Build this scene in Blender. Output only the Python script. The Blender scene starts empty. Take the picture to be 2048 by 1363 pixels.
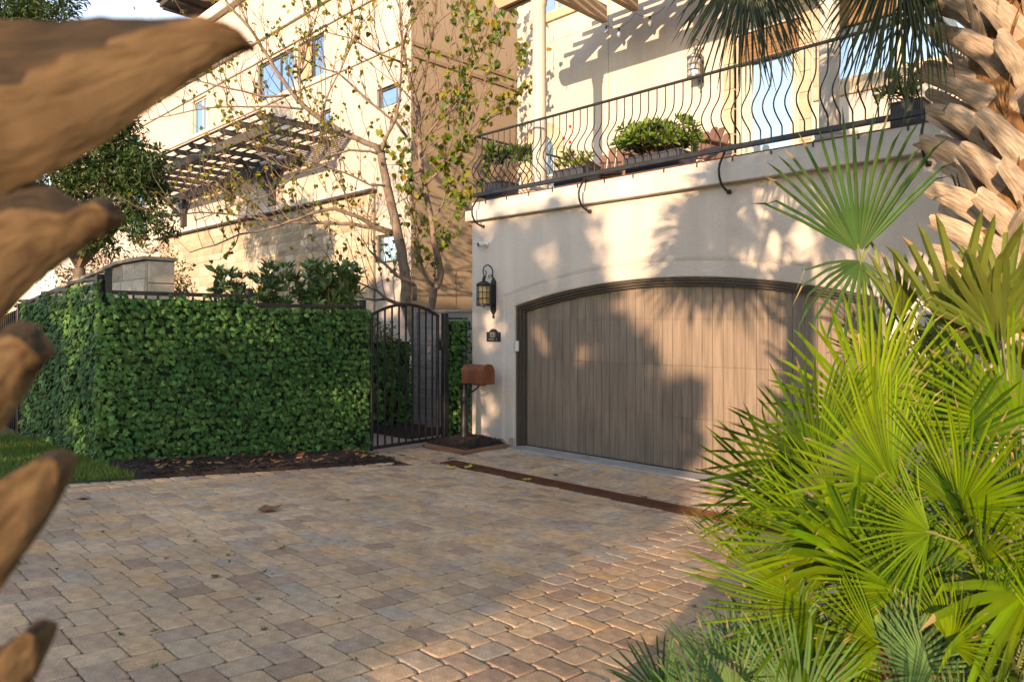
import bpy, math, random
import numpy as np
from mathutils import Vector, Matrix, Euler
R = math.radians
sc = bpy.context.scene
COL = sc.collection

# ------------------------------------------------------------------ camera, sky, sun, exposure
cd = bpy.data.cameras.new('camera')
cam = bpy.data.objects.new('camera', cd)
COL.objects.link(cam)
CAM = Vector((7.44, -6.76, 1.6))
cam.location = CAM
cam.rotation_euler = (R(90), 0, R(44.53))
cd.sensor_width = 36.0
cd.lens = 25.3125
cd.shift_y = -0.0154
cd.clip_start = 0.05
cd.clip_end = 800
cd.dof.use_dof = True
cd.dof.focus_distance = 8.5
cd.dof.aperture_fstop = 5.8
sc.camera = cam

SUN_TRAVEL = Vector((-0.31, 1.0, -0.192)).normalized()
SUN_EL = math.asin(-SUN_TRAVEL.z)
SUN_AZ = math.atan2(-SUN_TRAVEL.x, -SUN_TRAVEL.y)      # clockwise from +Y
world = bpy.data.worlds.new('World')
sc.world = world
world.use_nodes = True
wn, wl = world.node_tree.nodes, world.node_tree.links
bg = wn['Background']
sky = wn.new('ShaderNodeTexSky')
sky.sky_type = 'NISHITA'
sky.sun_disc = False
sky.sun_elevation = SUN_EL
sky.sun_rotation = SUN_AZ
sky.air_density = 1.0
sky.dust_density = 0.1
sky.ozone_density = 2.0
hs = wn.new('ShaderNodeHueSaturation')
hs.inputs['Saturation'].default_value = 0.88
wl.new(sky.outputs[0], hs.inputs['Color'])
wl.new(hs.outputs[0], bg.inputs[0])
bg.inputs[1].default_value = 0.15

sd = bpy.data.lights.new('sun', 'SUN')
sd.energy = 2.1
sd.angle = R(0.53)
sd.color = (1.0, 0.82, 0.61)
sun = bpy.data.objects.new('sun', sd)
COL.objects.link(sun)
sun.location = (12, -20, 8)
sun.rotation_euler = SUN_TRAVEL.to_track_quat('-Z', 'Y').to_euler()

sc.view_settings.view_transform = 'Standard'
sc.view_settings.look = 'None'
sc.view_settings.gamma = 1.0
sc.view_settings.use_curve_mapping = False
sc.view_settings.exposure = 2.18
sc.view_settings.use_white_balance = True      # camera white balance set for the shade
sc.view_settings.white_balance_temperature = 8350
sc.view_settings.white_balance_tint = 22
sc.render.engine = 'CYCLES'
sc.cycles.max_bounces = 8
sc.cycles.transparent_max_bounces = 8

# ------------------------------------------------------------------ helpers
rng = random.Random(11)
ORG = {}

def U(a, b): return rng.uniform(a, b)

def tag(o, label=None, cat=None, group=None, kind=None):
    if label: o['label'] = label
    if cat: o['category'] = cat
    if group: o['group'] = group
    if kind: o['kind'] = kind
    return o

def thing(name, label, cat, loc=(0, 0, 0), group=None):
    o = bpy.data.objects.new(name, None)
    COL.objects.link(o)
    o.empty_display_size = 0.1
    o.location = loc
    ORG[o] = Vector(loc)
    return tag(o, label, cat, group)

class MB:
    """collects polygons in world coordinates; build() links them as one mesh object"""
    def __init__(s): s.v, s.f, s.m = [], [], []
    def add(s, vs, fs, mi=0):
        n = len(s.v)
        s.v += [tuple(p) for p in vs]
        s.f += [tuple(i + n for i in f) for f in fs]
        s.m += [mi] * len(fs)
        return s
    def box(s, x0, x1, y0, y1, z0, z1, mi=0):
        v = [(x0,y0,z0),(x1,y0,z0),(x1,y1,z0),(x0,y1,z0),(x0,y0,z1),(x1,y0,z1),(x1,y1,z1),(x0,y1,z1)]
        return s.add(v, [(0,3,2,1),(4,5,6,7),(0,1,5,4),(1,2,6,5),(2,3,7,6),(3,0,4,7)], mi)
    def cbox(s, x0, x1, y0, y1, z0, z1, c=0.006, mi=0):
        """box with chamfered edges"""
        v, idx = [], {}
        xs, ys, zs = (x0, x1), (y0, y1), (z0, z1)
        for i in (0, 1):
            for j in (0, 1):
                for k in (0, 1):
                    X, Y, Z = xs[i], ys[j], zs[k]
                    a, b, d = (c if i == 0 else -c), (c if j == 0 else -c), (c if k == 0 else -c)
                    idx[i, j, k] = len(v)
                    v += [(X, Y + b, Z + d), (X + a, Y, Z + d), (X + a, Y + b, Z)]
        f = []
        def F(q, flip): f.append(tuple(q) if not flip else tuple(reversed(q)))
        for i in (0, 1): F([idx[i,0,0], idx[i,0,1], idx[i,1,1], idx[i,1,0]], i == 1)
        for j in (0, 1): F([idx[0,j,0]+1, idx[1,j,0]+1, idx[1,j,1]+1, idx[0,j,1]+1], j == 1)
        for k in (0, 1): F([idx[0,0,k]+2, idx[0,1,k]+2, idx[1,1,k]+2, idx[1,0,k]+2], k == 1)
        for i in (0, 1):
            for j in (0, 1): F([idx[i,j,0], idx[i,j,0]+1, idx[i,j,1]+1, idx[i,j,1]], (i + j) % 2 == 1)
            for k in (0, 1): F([idx[i,0,k], idx[i,1,k], idx[i,1,k]+2, idx[i,0,k]+2], (i + k) % 2 == 1)
        for j in (0, 1):
            for k in (0, 1): F([idx[0,j,k]+1, idx[0,j,k]+2, idx[1,j,k]+2, idx[1,j,k]+1], (j + k) % 2 == 1)
        for i in (0, 1):
            for j in (0, 1):
                for k in (0, 1): F([idx[i,j,k], idx[i,j,k]+2, idx[i,j,k]+1], (i + j + k) % 2 == 1)
        return s.add(v, f, mi)
    def tube(s, pts, rad, n=6, cap=True, mi=0):
        P = [Vector(p) for p in pts]
        if not hasattr(rad, '__len__'): rad = [rad] * len(P)
        T = []
        for i in range(len(P)):
            t = P[min(i + 1, len(P) - 1)] - P[max(i - 1, 0)]
            T.append(t.normalized() if t.length > 1e-9 else Vector((0, 0, 1)))
        a = Vector((0, 0, 1)) if abs(T[0].z) < 0.9 else Vector((1, 0, 0))
        u = T[0].cross(a).normalized()
        vs, fs = [], []
        for i, p in enumerate(P):
            u = (u - T[i] * u.dot(T[i]))
            u = u.normalized() if u.length > 1e-9 else T[i].orthogonal().normalized()
            w = T[i].cross(u)
            for k in range(n):
                an = 2 * math.pi * k / n
                vs.append(p + (u * math.cos(an) + w * math.sin(an)) * rad[i])
        for i in range(len(P) - 1):
            for k in range(n):
                k2 = (k + 1) % n
                fs.append((i*n + k, i*n + k2, (i+1)*n + k2, (i+1)*n + k))
        if cap:
            fs.append(tuple(reversed(range(n))))
            fs.append(tuple((len(P)-1)*n + k for k in range(n)))
        return s.add(vs, fs, mi)
    def lathe(s, c, prof, n=16, mi=0):
        """prof: list of (radius, z) about vertical axis through c"""
        vs, fs = [], []
        for r, z in prof:
            for k in range(n):
                a = 2 * math.pi * k / n
                vs.append((c[0] + r*math.cos(a), c[1] + r*math.sin(a), c[2] + z))
        for i in range(len(prof) - 1):
            for k in range(n):
                k2 = (k + 1) % n
                fs.append((i*n + k, i*n + k2, (i+1)*n + k2, (i+1)*n + k))
        fs.append(tuple(reversed(range(n))))
        fs.append(tuple((len(prof)-1)*n + k for k in range(n)))
        return s.add(vs, fs, mi)
    def prism(s, poly, axis, a, b, mi=0):
        """poly: 2D outline; axis 'x': (y,z), 'y': (x,z), 'z': (x,y); extruded a..b"""
        def P(p, t): return {'x': (t, p[0], p[1]), 'y': (p[0], t, p[1]), 'z': (p[0], p[1], t)}[axis]
        n = len(poly)
        vs = [P(p, a) for p in poly] + [P(p, b) for p in poly]
        fs = [tuple(range(n)), tuple(reversed(range(n, 2*n)))]
        fs += [(i, i + n, (i+1) % n + n, (i+1) % n) for i in range(n)]
        return s.add(vs, fs, mi)
    def build(s, name, mat, parent=None, smooth=False):
        o0 = ORG.get(parent, Vector((0, 0, 0)))
        me = bpy.data.meshes.new(name)
        me.from_pydata([(p[0]-o0.x, p[1]-o0.y, p[2]-o0.z) for p in s.v], [], s.f)
        mats = mat if isinstance(mat, (list, tuple)) else [mat]
        for m in mats: me.materials.append(m)
        if len(mats) > 1: me.polygons.foreach_set('material_index', s.m)
        if smooth: me.polygons.foreach_set('use_smooth', [True] * len(me.polygons))
        me.validate()
        # consistent outward normals
        return link(name, me, parent)

def link(name, me, parent=None):
    o = bpy.data.objects.new(name, me)
    COL.objects.link(o)
    if parent is not None:
        o.parent = parent
        ORG[o] = ORG.get(parent, Vector((0, 0, 0)))
    return o

def struct(o): return tag(o, kind='structure')

def smooth_angle(o, deg=40):
    me = o.data
    me.polygons.foreach_set('use_smooth', [True] * len(me.polygons))
    try: me.set_sharp_from_angle(angle=R(deg))
    except Exception: pass
    return o

def frames(d, nrm):
    """rotation matrices with columns (side, along, normal), arrays (N,3)"""
    d = d / np.linalg.norm(d, axis=1, keepdims=True)
    n = nrm - d * np.sum(nrm * d, axis=1, keepdims=True)
    n = n / (np.linalg.norm(n, axis=1, keepdims=True) + 1e-9)
    sd_ = np.cross(d, n)
    return np.stack([sd_, d, n], axis=2)

def scatter(name, tmpl, M, P, S, mat, parent=None, kind=None, smooth=False):
    """one mesh of many copies of a template (verts, faces)"""
    tv, tf = np.array(tmpl[0], float), tmpl[1]
    N, k = len(P), len(tv)
    if N == 0: return None
    o0 = np.array(ORG.get(parent, Vector((0, 0, 0))))
    V = np.einsum('nij,kj->nki', M, tv) * np.array(S).reshape(-1, 1, 1) + np.array(P)[:, None, :] - o0
    V = V.reshape(-1, 3)
    lens = np.array([len(f) for f in tf]); flat = np.concatenate([np.array(f) for f in tf])
    loops = (flat[None, :] + (np.arange(N) * k)[:, None]).ravel()
    starts1 = np.concatenate([[0], np.cumsum(lens)[:-1]])
    tot = lens.sum()
    starts = (starts1[None, :] + (np.arange(N) * tot)[:, None]).ravel()
    me = bpy.data.meshes.new(name)
    me.vertices.add(len(V)); me.vertices.foreach_set('co', V.ravel())
    me.loops.add(len(loops)); me.loops.foreach_set('vertex_index', loops.astype(np.int32))
    me.polygons.add(len(starts)); me.polygons.foreach_set('loop_start', starts.astype(np.int32))
    me.update(calc_edges=True)
    me.materials.append(mat)
    if smooth: me.polygons.foreach_set('use_smooth', [True] * len(me.polygons))
    o = link(name, me, parent)
    if kind: o['kind'] = kind
    return o

def singles(name, tmpls, M, P, S, mat, parent):
    """the same as separate part objects sharing mesh data"""
    meshes = []
    for tv, tf in tmpls:
        me = bpy.data.meshes.new(name); me.from_pydata([tuple(v) for v in tv], [], tf); me.materials.append(mat)
        meshes.append(me)
    o0 = ORG.get(parent, Vector((0, 0, 0)))
    out = []
    for i in range(len(P)):
        o = link(name, meshes[i % len(meshes)], parent)
        m = Matrix([[float(M[i][r][c]) * float(S[i]) for c in range(3)] for r in range(3)]).to_4x4()
        m.translation = Vector([float(q) for q in P[i]]) - o0
        o.matrix_local = m
        out.append(o)
    return out

# ------------------------------------------------------------------ materials
def mat(name, c1, c2=None, scale=3.0, rough=0.7, bump=0.0, bscale=60.0, metal=0.0, spec=0.35, rnd=0.0,
        hue=0.0, transl=0.0, stretch=(1, 1, 1), detail=5.0, ramp=None, lo=0.35, hi=0.65, coat=0.0,
        fine=0.0, tcol=None, uv=False, streak=0.0, wpos=0.0):
    m = bpy.data.materials.new(name); m.use_nodes = True
    N, L = m.node_tree.nodes, m.node_tree.links
    b = N['Principled BSDF']
    b.inputs['Roughness'].default_value = rough
    b.inputs['Metallic'].default_value = metal
    b.inputs['Specular IOR Level'].default_value = spec
    b.inputs['Coat Weight'].default_value = coat
    tc = N.new('ShaderNodeTexCoord'); mp = N.new('ShaderNodeMapping')
    mp.inputs['Scale'].default_value = stretch
    L.new(tc.outputs['UV' if uv else 'Object'], mp.inputs['Vector'])
    col = None
    rand = None
    if rnd or hue or ramp:
        oi = N.new('ShaderNodeObjectInfo'); ge = N.new('ShaderNodeNewGeometry')
        ad = N.new('ShaderNodeMath'); ad.operation = 'ADD'
        L.new(oi.outputs['Random'], ad.inputs[0]); L.new(ge.outputs['Random Per Island'], ad.inputs[1])
        fr = N.new('ShaderNodeMath'); fr.operation = 'FRACT'; L.new(ad.outputs[0], fr.inputs[0])
        rand = fr.outputs[0]
    nz = N.new('ShaderNodeTexNoise'); nz.inputs['Scale'].default_value = scale; nz.inputs['Detail'].default_value = detail
    L.new(mp.outputs[0], nz.inputs['Vector'])
    if ramp:
        cr = N.new('ShaderNodeValToRGB'); cr.color_ramp.interpolation = 'CONSTANT'
        el = cr.color_ramp.elements
        while len(el) < len(ramp): el.new(0.5)
        for i, c in enumerate(ramp):
            el[i].position = i / len(ramp); el[i].color = (*c, 1)
        L.new(rand, cr.inputs[0])
        base = cr.outputs[0]
        mx = N.new('ShaderNodeMix'); mx.data_type = 'RGBA'; mx.blend_type = 'MULTIPLY'
        mr = N.new('ShaderNodeMapRange'); mr.inputs[1].default_value = 0.3; mr.inputs[2].default_value = 0.7
        mr.inputs[3].default_value = 0.78; mr.inputs[4].default_value = 1.12
        L.new(nz.outputs['Fac'], mr.inputs[0])
        mx.inputs['Factor'].default_value = 1.0
        L.new(base, mx.inputs['A']); L.new(mr.outputs[0], mx.inputs['B'])
        col = mx.outputs['Result']
    else:
        cr = N.new('ShaderNodeValToRGB')
        cr.color_ramp.elements[0].position = lo; cr.color_ramp.elements[1].position = hi
        cr.color_ramp.elements[0].color = (*c1, 1); cr.color_ramp.elements[1].color = (*(c2 or c1), 1)
        L.new(nz.outputs['Fac'], cr.inputs[0])
        col = cr.outputs[0]
    if fine:
        n2 = N.new('ShaderNodeTexNoise'); n2.inputs['Scale'].default_value = bscale; n2.inputs['Detail'].default_value = 4
        L.new(tc.outputs['Object'], n2.inputs['Vector'])
        mr = N.new('ShaderNodeMapRange'); mr.inputs[1].default_value = 0.3; mr.inputs[2].default_value = 0.7
        mr.inputs[3].default_value = 1 - fine; mr.inputs[4].default_value = 1 + fine
        L.new(n2.outputs['Fac'], mr.inputs[0])
        mx = N.new('ShaderNodeMix'); mx.data_type = 'RGBA'; mx.blend_type = 'MULTIPLY'; mx.inputs['Factor'].default_value = 1
        L.new(col, mx.inputs['A']); L.new(mr.outputs[0], mx.inputs['B']); col = mx.outputs['Result']
    for amt, kind in ((streak, 'streak'), (wpos, 'stain')):
        if not amt: continue
        n3 = N.new('ShaderNodeTexNoise'); n3.inputs['Detail'].default_value = 5
        m3 = N.new('ShaderNodeMapping'); g3 = N.new('ShaderNodeNewGeometry'); L.new(g3.outputs['Position'], m3.inputs['Vector'])
        m3.inputs['Scale'].default_value = (4.5, 4.5, .28) if kind == 'streak' else (1, 1, 1)
        n3.inputs['Scale'].default_value = 1.0 if kind == 'streak' else 1.3
        L.new(m3.outputs[0], n3.inputs['Vector'])
        mr = N.new('ShaderNodeMapRange'); mr.inputs[1].default_value = 0.32; mr.inputs[2].default_value = 0.66
        mr.inputs[3].default_value = 1 - amt * 1.6; mr.inputs[4].default_value = 1 + amt * .5
        L.new(n3.outputs['Fac'], mr.inputs[0])
        mx = N.new('ShaderNodeMix'); mx.data_type = 'RGBA'; mx.blend_type = 'MULTIPLY'; mx.inputs['Factor'].default_value = 1
        L.new(col, mx.inputs['A']); L.new(mr.outputs[0], mx.inputs['B']); col = mx.outputs['Result']
    if rnd or hue:
        hv = N.new('ShaderNodeHueSaturation')
        mr = N.new('ShaderNodeMapRange'); mr.inputs[3].default_value = 1 - rnd; mr.inputs[4].default_value = 1 + rnd
        L.new(rand, mr.inputs[0]); L.new(mr.outputs[0], hv.inputs['Value'])
        if hue:
            m7 = N.new('ShaderNodeMath'); m7.operation = 'MULTIPLY'; m7.inputs[1].default_value = 7.31; L.new(rand, m7.inputs[0])
            f7 = N.new('ShaderNodeMath'); f7.operation = 'FRACT'; L.new(m7.outputs[0], f7.inputs[0])
            mr2 = N.new('ShaderNodeMapRange'); mr2.inputs[3].default_value = 0.5 - hue; mr2.inputs[4].default_value = 0.5 + hue
            L.new(f7.outputs[0], mr2.inputs[0]); L.new(mr2.outputs[0], hv.inputs['Hue'])
        L.new(col, hv.inputs['Color']); col = hv.outputs[0]
    L.new(col, b.inputs['Base Color'])
    if bump:
        bn = N.new('ShaderNodeTexNoise'); bn.inputs['Scale'].default_value = bscale; bn.inputs['Detail'].default_value = 5
        L.new(mp.outputs[0], bn.inputs['Vector'])
        bp = N.new('ShaderNodeBump'); bp.inputs['Strength'].default_value = bump; bp.inputs['Distance'].default_value = 0.01
        L.new(bn.outputs['Fac'], bp.inputs['Height']); L.new(bp.outputs[0], b.inputs['Normal'])
    if transl:
        tr = N.new('ShaderNodeBsdfTranslucent'); ms = N.new('ShaderNodeMixShader'); ms.inputs[0].default_value = transl
        if tcol:
            tm = N.new('ShaderNodeMix'); tm.data_type = 'RGBA'; tm.blend_type = 'MULTIPLY'; tm.inputs['Factor'].default_value = 1
            L.new(col, tm.inputs['A']); tm.inputs['B'].default_value = (*tcol, 1); L.new(tm.outputs['Result'], tr.inputs[0])
        else: L.new(col, tr.inputs[0])
        out = N['Material Output']
        L.new(b.outputs[0], ms.inputs[1]); L.new(tr.outputs[0], ms.inputs[2]); L.new(ms.outputs[0], out.inputs[0])
    return m

def glass_mat(name, tint, mirror, dark):
    m = bpy.data.materials.new(name); m.use_nodes = True
    N, L = m.node_tree.nodes, m.node_tree.links
    b = N['Principled BSDF']; b.inputs['Base Color'].default_value = (*dark, 1); b.inputs['Roughness'].default_value = 0.05
    g = N.new('ShaderNodeBsdfGlossy'); g.inputs['Color'].default_value = (*tint, 1); g.inputs['Roughness'].default_value = 0.03
    ms = N.new('ShaderNodeMixShader'); ms.inputs[0].default_value = mirror
    nz = N.new('ShaderNodeTexNoise'); nz.inputs['Scale'].default_value = 1.6
    tc = N.new('ShaderNodeTexCoord'); L.new(tc.outputs['Object'], nz.inputs['Vector'])
    bp = N.new('ShaderNodeBump'); bp.inputs['Strength'].default_value = 0.05; bp.inputs['Distance'].default_value = 0.05
    L.new(nz.outputs['Fac'], bp.inputs['Height']); L.new(bp.outputs[0], g.inputs['Normal'])
    L.new(b.outputs[0], ms.inputs[1]); L.new(g.outputs[0], ms.inputs[2]); L.new(ms.outputs[0], N['Material Output'].inputs[0])
    return m

M_ = {}
M_['stucco'] = mat('stucco', (0.450, 0.393, 0.336), (0.516, 0.455, 0.395), scale=.9, rough=.9, bump=.45, bscale=38, spec=.1, fine=.05, streak=.06)
M_['cap'] = mat('painted stucco cap', (0.492, 0.447, 0.392), (0.545, 0.497, 0.436), scale=2, rough=.85, bump=.2, bscale=45, spec=.1, streak=.08)
M_['cream'] = mat('neighbour cream stucco', (0.417, 0.355, 0.305), (0.468, 0.399, 0.347), scale=.8, rough=.9, bump=.3, bscale=40, spec=.1, streak=.05)
M_['tan'] = mat('tan stucco', (0.346, 0.255, 0.167), (0.388, 0.285, 0.190), scale=.8, rough=.9, bump=.3, bscale=40, spec=.2)
M_['tantrim'] = mat('tan trim', (0.272, 0.180, 0.108), (0.304, 0.208, 0.128), scale=2, rough=.9)
M_['stone'] = mat('limestone', None or (.5, .4, .28), scale=7, rough=.92, bump=.8, bscale=22, spec=.15,
                  ramp=[(.43, .345, .25), (.375, .305, .22), (.47, .40, .31), (.34, .275, .20), (.41, .31, .21), (.45, .38, .29)])
M_['mortar'] = mat('mortar', (.25, .20, .15), (.33, .27, .20), scale=12, rough=.95, bump=.4, bscale=60)
M_['trimstone'] = mat('trim stone', (0.359, 0.281, 0.195), (0.437, 0.359, 0.257), scale=6, rough=.9, bump=.5, bscale=40, rnd=.1)
M_['plank'] = mat('door plank', (0.135, 0.102, 0.075), (0.212, 0.163, 0.121), scale=2.2, stretch=(14, 14, .9), rough=.62, bump=.35, bscale=5, rnd=.07, spec=.3, detail=8, lo=.3, hi=.7)
M_['frame'] = mat('dark brown frame', (.050, .040, .031), (.066, .052, .041), scale=4, rough=.55, bump=.1, bscale=60)
M_['iron'] = mat('black iron', (.016, .016, .018), (.028, .026, .026), scale=9, rough=.42, metal=.4, bump=.15, bscale=90, spec=.5)
M_['rust'] = mat('rusty iron', (.075, .026, .012), (.16, .055, .022), scale=9, rough=.75, bump=.4, bscale=60, lo=.3, hi=.7)
M_['copper'] = mat('rusted mailbox', (.115, .036, .022), (.29, .105, .042), scale=7, stretch=(1, 1, .5), rough=.6, bump=.25, bscale=60, metal=.25, lo=.3, hi=.72, fine=.15)
M_['soil'] = mat('sandy soil', (.10, .075, .055), (.15, .115, .085), scale=6, rough=.95, bump=.6, bscale=40)
M_['sand'] = mat('joint sand', (.055, .042, .032), (.10, .075, .055), scale=10, rough=.97, bump=.5, bscale=90)
PAV = [(0.556, 0.374, 0.223), (0.506, 0.359, 0.233), (0.451, 0.312, 0.209), (0.578, 0.395, 0.242), (0.506, 0.374, 0.251), (0.396, 0.270, 0.186),
       (0.550, 0.385, 0.246), (0.484, 0.364, 0.251), (0.572, 0.369, 0.205), (0.517, 0.359, 0.228), (0.429, 0.312, 0.223), (0.556, 0.406, 0.265), (0.429, 0.348, 0.265), (0.528, 0.374, 0.237)]
M_['paver'] = mat('paver', None or (.3, .2, .1), scale=16, rough=.9, bump=.55, bscale=140, spec=.05, ramp=PAV, fine=.22, wpos=.13)
M_['concrete'] = mat('concrete', (0.289, 0.264, 0.230), (0.374, 0.340, 0.297), scale=5, rough=.9, bump=.3, bscale=80, fine=.06)
M_['path'] = mat('flagstone path', (.30, .225, .18), (.37, .29, .235), scale=3, rough=.9, bump=.3, bscale=60)
M_['mulch'] = mat('mulch', (.020, .013, .010), (.050, .030, .020), scale=25, rough=.95, bump=1.0, bscale=70)
M_['chip'] = mat('mulch chip', (.030, .019, .014), (.060, .038, .027), scale=8, rough=.95, rnd=.6)
M_['timber'] = mat('edging timber', (.19, .085, .045), (.26, .13, .07), scale=4, stretch=(1, 1, 6), rough=.85, bump=.4, bscale=30)
M_['grass'] = mat('grass blade', (.085, .16, .020), (.14, .20, .034), scale=.9, rough=.6, rnd=.35, hue=.02, transl=.3)
M_['grassbed'] = mat('turf', (.030, .050, .012), (.06, .07, .022), scale=5, rough=.95, bump=.6, bscale=60)
M_['ivy'] = mat('ivy leaf', (.024, .080, .019), (.042, .112, .027), scale=1.2, rough=.55, rnd=.5, hue=.022, spec=.18, transl=.12)
M_['ivy_light'] = mat('pale ivy leaf', (.060, .150, .034), (.095, .195, .045), scale=1.2, rough=.55, rnd=.4, hue=.02, spec=.2, transl=.15)
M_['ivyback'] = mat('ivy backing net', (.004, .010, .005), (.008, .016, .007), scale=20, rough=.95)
M_['bark'] = mat('bark', (.115, .083, .060), (.22, .17, .13), scale=5, stretch=(2, 2, 2), rough=.9, bump=.9, bscale=38, lo=.3, hi=.7)
M_['bark2'] = mat('twig bark', (0.112, 0.071, 0.045), (0.188, 0.124, 0.079), scale=6, rough=.85)
M_['yleaf'] = mat('autumn leaf', (0.158, 0.173, 0.013), (0.255, 0.210, 0.017), scale=.9, rough=.5, rnd=.35, hue=.035, transl=.4, tcol=(1.1, 1.1, .7))
M_['gleaf'] = mat('green tree leaf', (.050, .105, .020), (.11, .16, .024), scale=.8, rough=.5, rnd=.35, hue=.03, transl=.35)
M_['oak'] = mat('oak leaf', (.018, .045, .012), (.048, .088, .022), scale=.8, rough=.6, rnd=.45, hue=.02, transl=.2, spec=.2)
M_['gold'] = mat('golden shrub leaf', (0.120, 0.101, 0.022), (0.195, 0.150, 0.034), scale=1.2, rough=.6, rnd=.4, hue=.03, transl=.35)
M_['laurel'] = mat('laurel leaf', (0.041, 0.092, 0.025), (0.086, 0.155, 0.037), scale=1.5, rough=.42, rnd=.45, hue=.02, transl=.15, spec=.5)
M_['pitto'] = mat('bright shrub leaf', (0.077, 0.153, 0.020), (0.126, 0.198, 0.027), scale=3, rough=.4, rnd=.35, hue=.02, transl=.3)
M_['fan'] = mat('fan palm leaf', (0.073, 0.143, 0.005), (0.137, 0.208, 0.007), scale=1.6, rough=.5, rnd=.30, hue=.014, transl=.25, spec=.16, tcol=(1.1, 1.1, .6))
M_['fanshade'] = mat('fan palm leaf with painted shade', (0.028, 0.078, 0.007), (0.060, 0.120, 0.011), scale=1.6, rough=.5, rnd=.3, hue=.014, transl=.2, spec=.16)  # darker leaf colour stands in for shade inside the clump
M_['fanblue'] = mat('blue fan palm leaf', (.055, .125, .040), (.10, .175, .05), scale=2, rough=.6, spec=.12, rnd=.3, hue=.02, transl=.22)
M_['sabal'] = mat('sabal leaf', (.022, .066, .016), (.048, .100, .024), scale=2, rough=.5, spec=.2, rnd=.3, hue=.015, transl=.25)
M_['sabalo'] = mat('olive sabal leaf', (0.056, 0.084, 0.013), (0.100, 0.124, 0.018), scale=2, rough=.55, spec=.15, rnd=.2, hue=.012, transl=.3)
M_['hang'] = mat('hanging palm leaf', (.022, .042, .016), (.060, .070, .022), scale=2, rough=.5, rnd=.5, hue=.03, transl=.2)
M_['petiole'] = mat('palm petiole', (0.098, 0.128, 0.026), (0.143, 0.158, 0.045), scale=4, rough=.5, rnd=.2)
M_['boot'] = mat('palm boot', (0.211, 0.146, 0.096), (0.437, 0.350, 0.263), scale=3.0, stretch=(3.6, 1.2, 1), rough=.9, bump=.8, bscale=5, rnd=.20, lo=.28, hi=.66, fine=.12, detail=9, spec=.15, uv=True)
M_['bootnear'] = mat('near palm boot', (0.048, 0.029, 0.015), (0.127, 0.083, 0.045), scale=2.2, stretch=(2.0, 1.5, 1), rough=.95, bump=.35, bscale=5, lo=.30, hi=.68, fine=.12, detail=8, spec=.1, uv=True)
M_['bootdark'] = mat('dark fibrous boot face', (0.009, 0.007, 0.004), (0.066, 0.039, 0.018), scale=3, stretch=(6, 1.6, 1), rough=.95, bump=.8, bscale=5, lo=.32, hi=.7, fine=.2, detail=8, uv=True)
M_['fibre'] = mat('palm fibre', (0.096, 0.044, 0.018), (0.240, 0.132, 0.056), scale=6, stretch=(3, 3, 1), rough=.95, bump=1, bscale=30, lo=.3, hi=.7)
M_['board'] = mat('grey fence board', (0.160, 0.140, 0.128), (0.224, 0.200, 0.184), scale=2, stretch=(1, 12, 12), rough=.75, bump=.3, bscale=6, rnd=.12)
M_['pergola'] = mat('grey pergola timber', (0.042, 0.038, 0.036), (0.063, 0.059, 0.056), scale=2, stretch=(1, 1, 1), rough=.75, bump=.3, bscale=20, rnd=.12)
M_['tanbeam'] = mat('tan painted beam', (0.274, 0.198, 0.122), (0.331, 0.245, 0.155), scale=2, rough=.75, bump=.2, bscale=30, rnd=.06)
M_['column'] = mat('column stucco', (0.439, 0.392, 0.327), (0.480, 0.428, 0.357), scale=2, rough=.85, bump=.2, bscale=50)
M_['glass'] = glass_mat('window glass', (.70, .86, 1.0), .42, (.12, .20, .27))
M_['glassn'] = glass_mat('neighbour window glass', (.55, .78, 1.0), .55, (.06, .13, .24))
M_['whiteframe'] = mat('cream window frame', (0.429, 0.392, 0.311), (0.466, 0.429, 0.340), scale=3, rough=.6)
M_['darkroof'] = mat('dark roof', (.035, .032, .032), (.055, .05, .05), scale=6, rough=.8, bump=.3)
M_['valance'] = mat('woven brown shade', (.14, .075, .035), (.22, .125, .06), scale=4, stretch=(1, 1, 14), rough=.8, bump=.4, bscale=20)
M_['planter'] = mat('slate blue planter', (.026, .031, .044), (.040, .046, .062), scale=4, rough=.6)
M_['terracotta'] = mat('brown planter', (.19, .10, .06), (.25, .14, .085), scale=5, rough=.8)
M_['chairwood'] = mat('brown chair slat', (0.110, 0.057, 0.040), (0.149, 0.084, 0.059), scale=3, rough=.6, rnd=.12)
M_['black'] = mat('black plastic', (.012, .012, .013), rough=.3, spec=.5)
M_['white'] = mat('white plastic', (0.560, 0.552, 0.528), (0.592, 0.584, 0.560), rough=.45)
M_['amber'] = mat('amber seeded glass', (.52, .34, .13), (.66, .47, .22), scale=14, rough=.25, spec=.5, transl=.35)
M_['clear'] = glass_mat('lamp glass', (.9, .92, .95), .5, (.45, .45, .45))
M_['plaque'] = mat('cast plaque', (.016, .018, .018), (.026, .03, .028), scale=30, rough=.5, bump=.4, bscale=120)
M_['letter'] = mat('plaque letters', (0.450, 0.396, 0.297), rough=.5)
M_['letterdim'] = mat('small plaque letters', (.22, .20, .17), rough=.5)
M_['dry'] = mat('dry leaf', (.16, .075, .030), (.26, .13, .05), scale=8, rough=.7, rnd=.4, hue=.02)
M_['dryy'] = mat('yellow fallen leaf', (.35, .28, .05), (.42, .34, .07), scale=8, rough=.6)
M_['pattern'] = mat('black and white weave', (.02, .02, .02), (.72, .68, .60), scale=26, lo=.47, hi=.53, rough=.8)
M_['tip'] = mat('dry palm tip', (0.182, 0.119, 0.042), (0.252, 0.189, 0.084), scale=5, rough=.8)
M_['red'] = mat('red flower', (.45, .03, .02), rough=.6)

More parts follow.
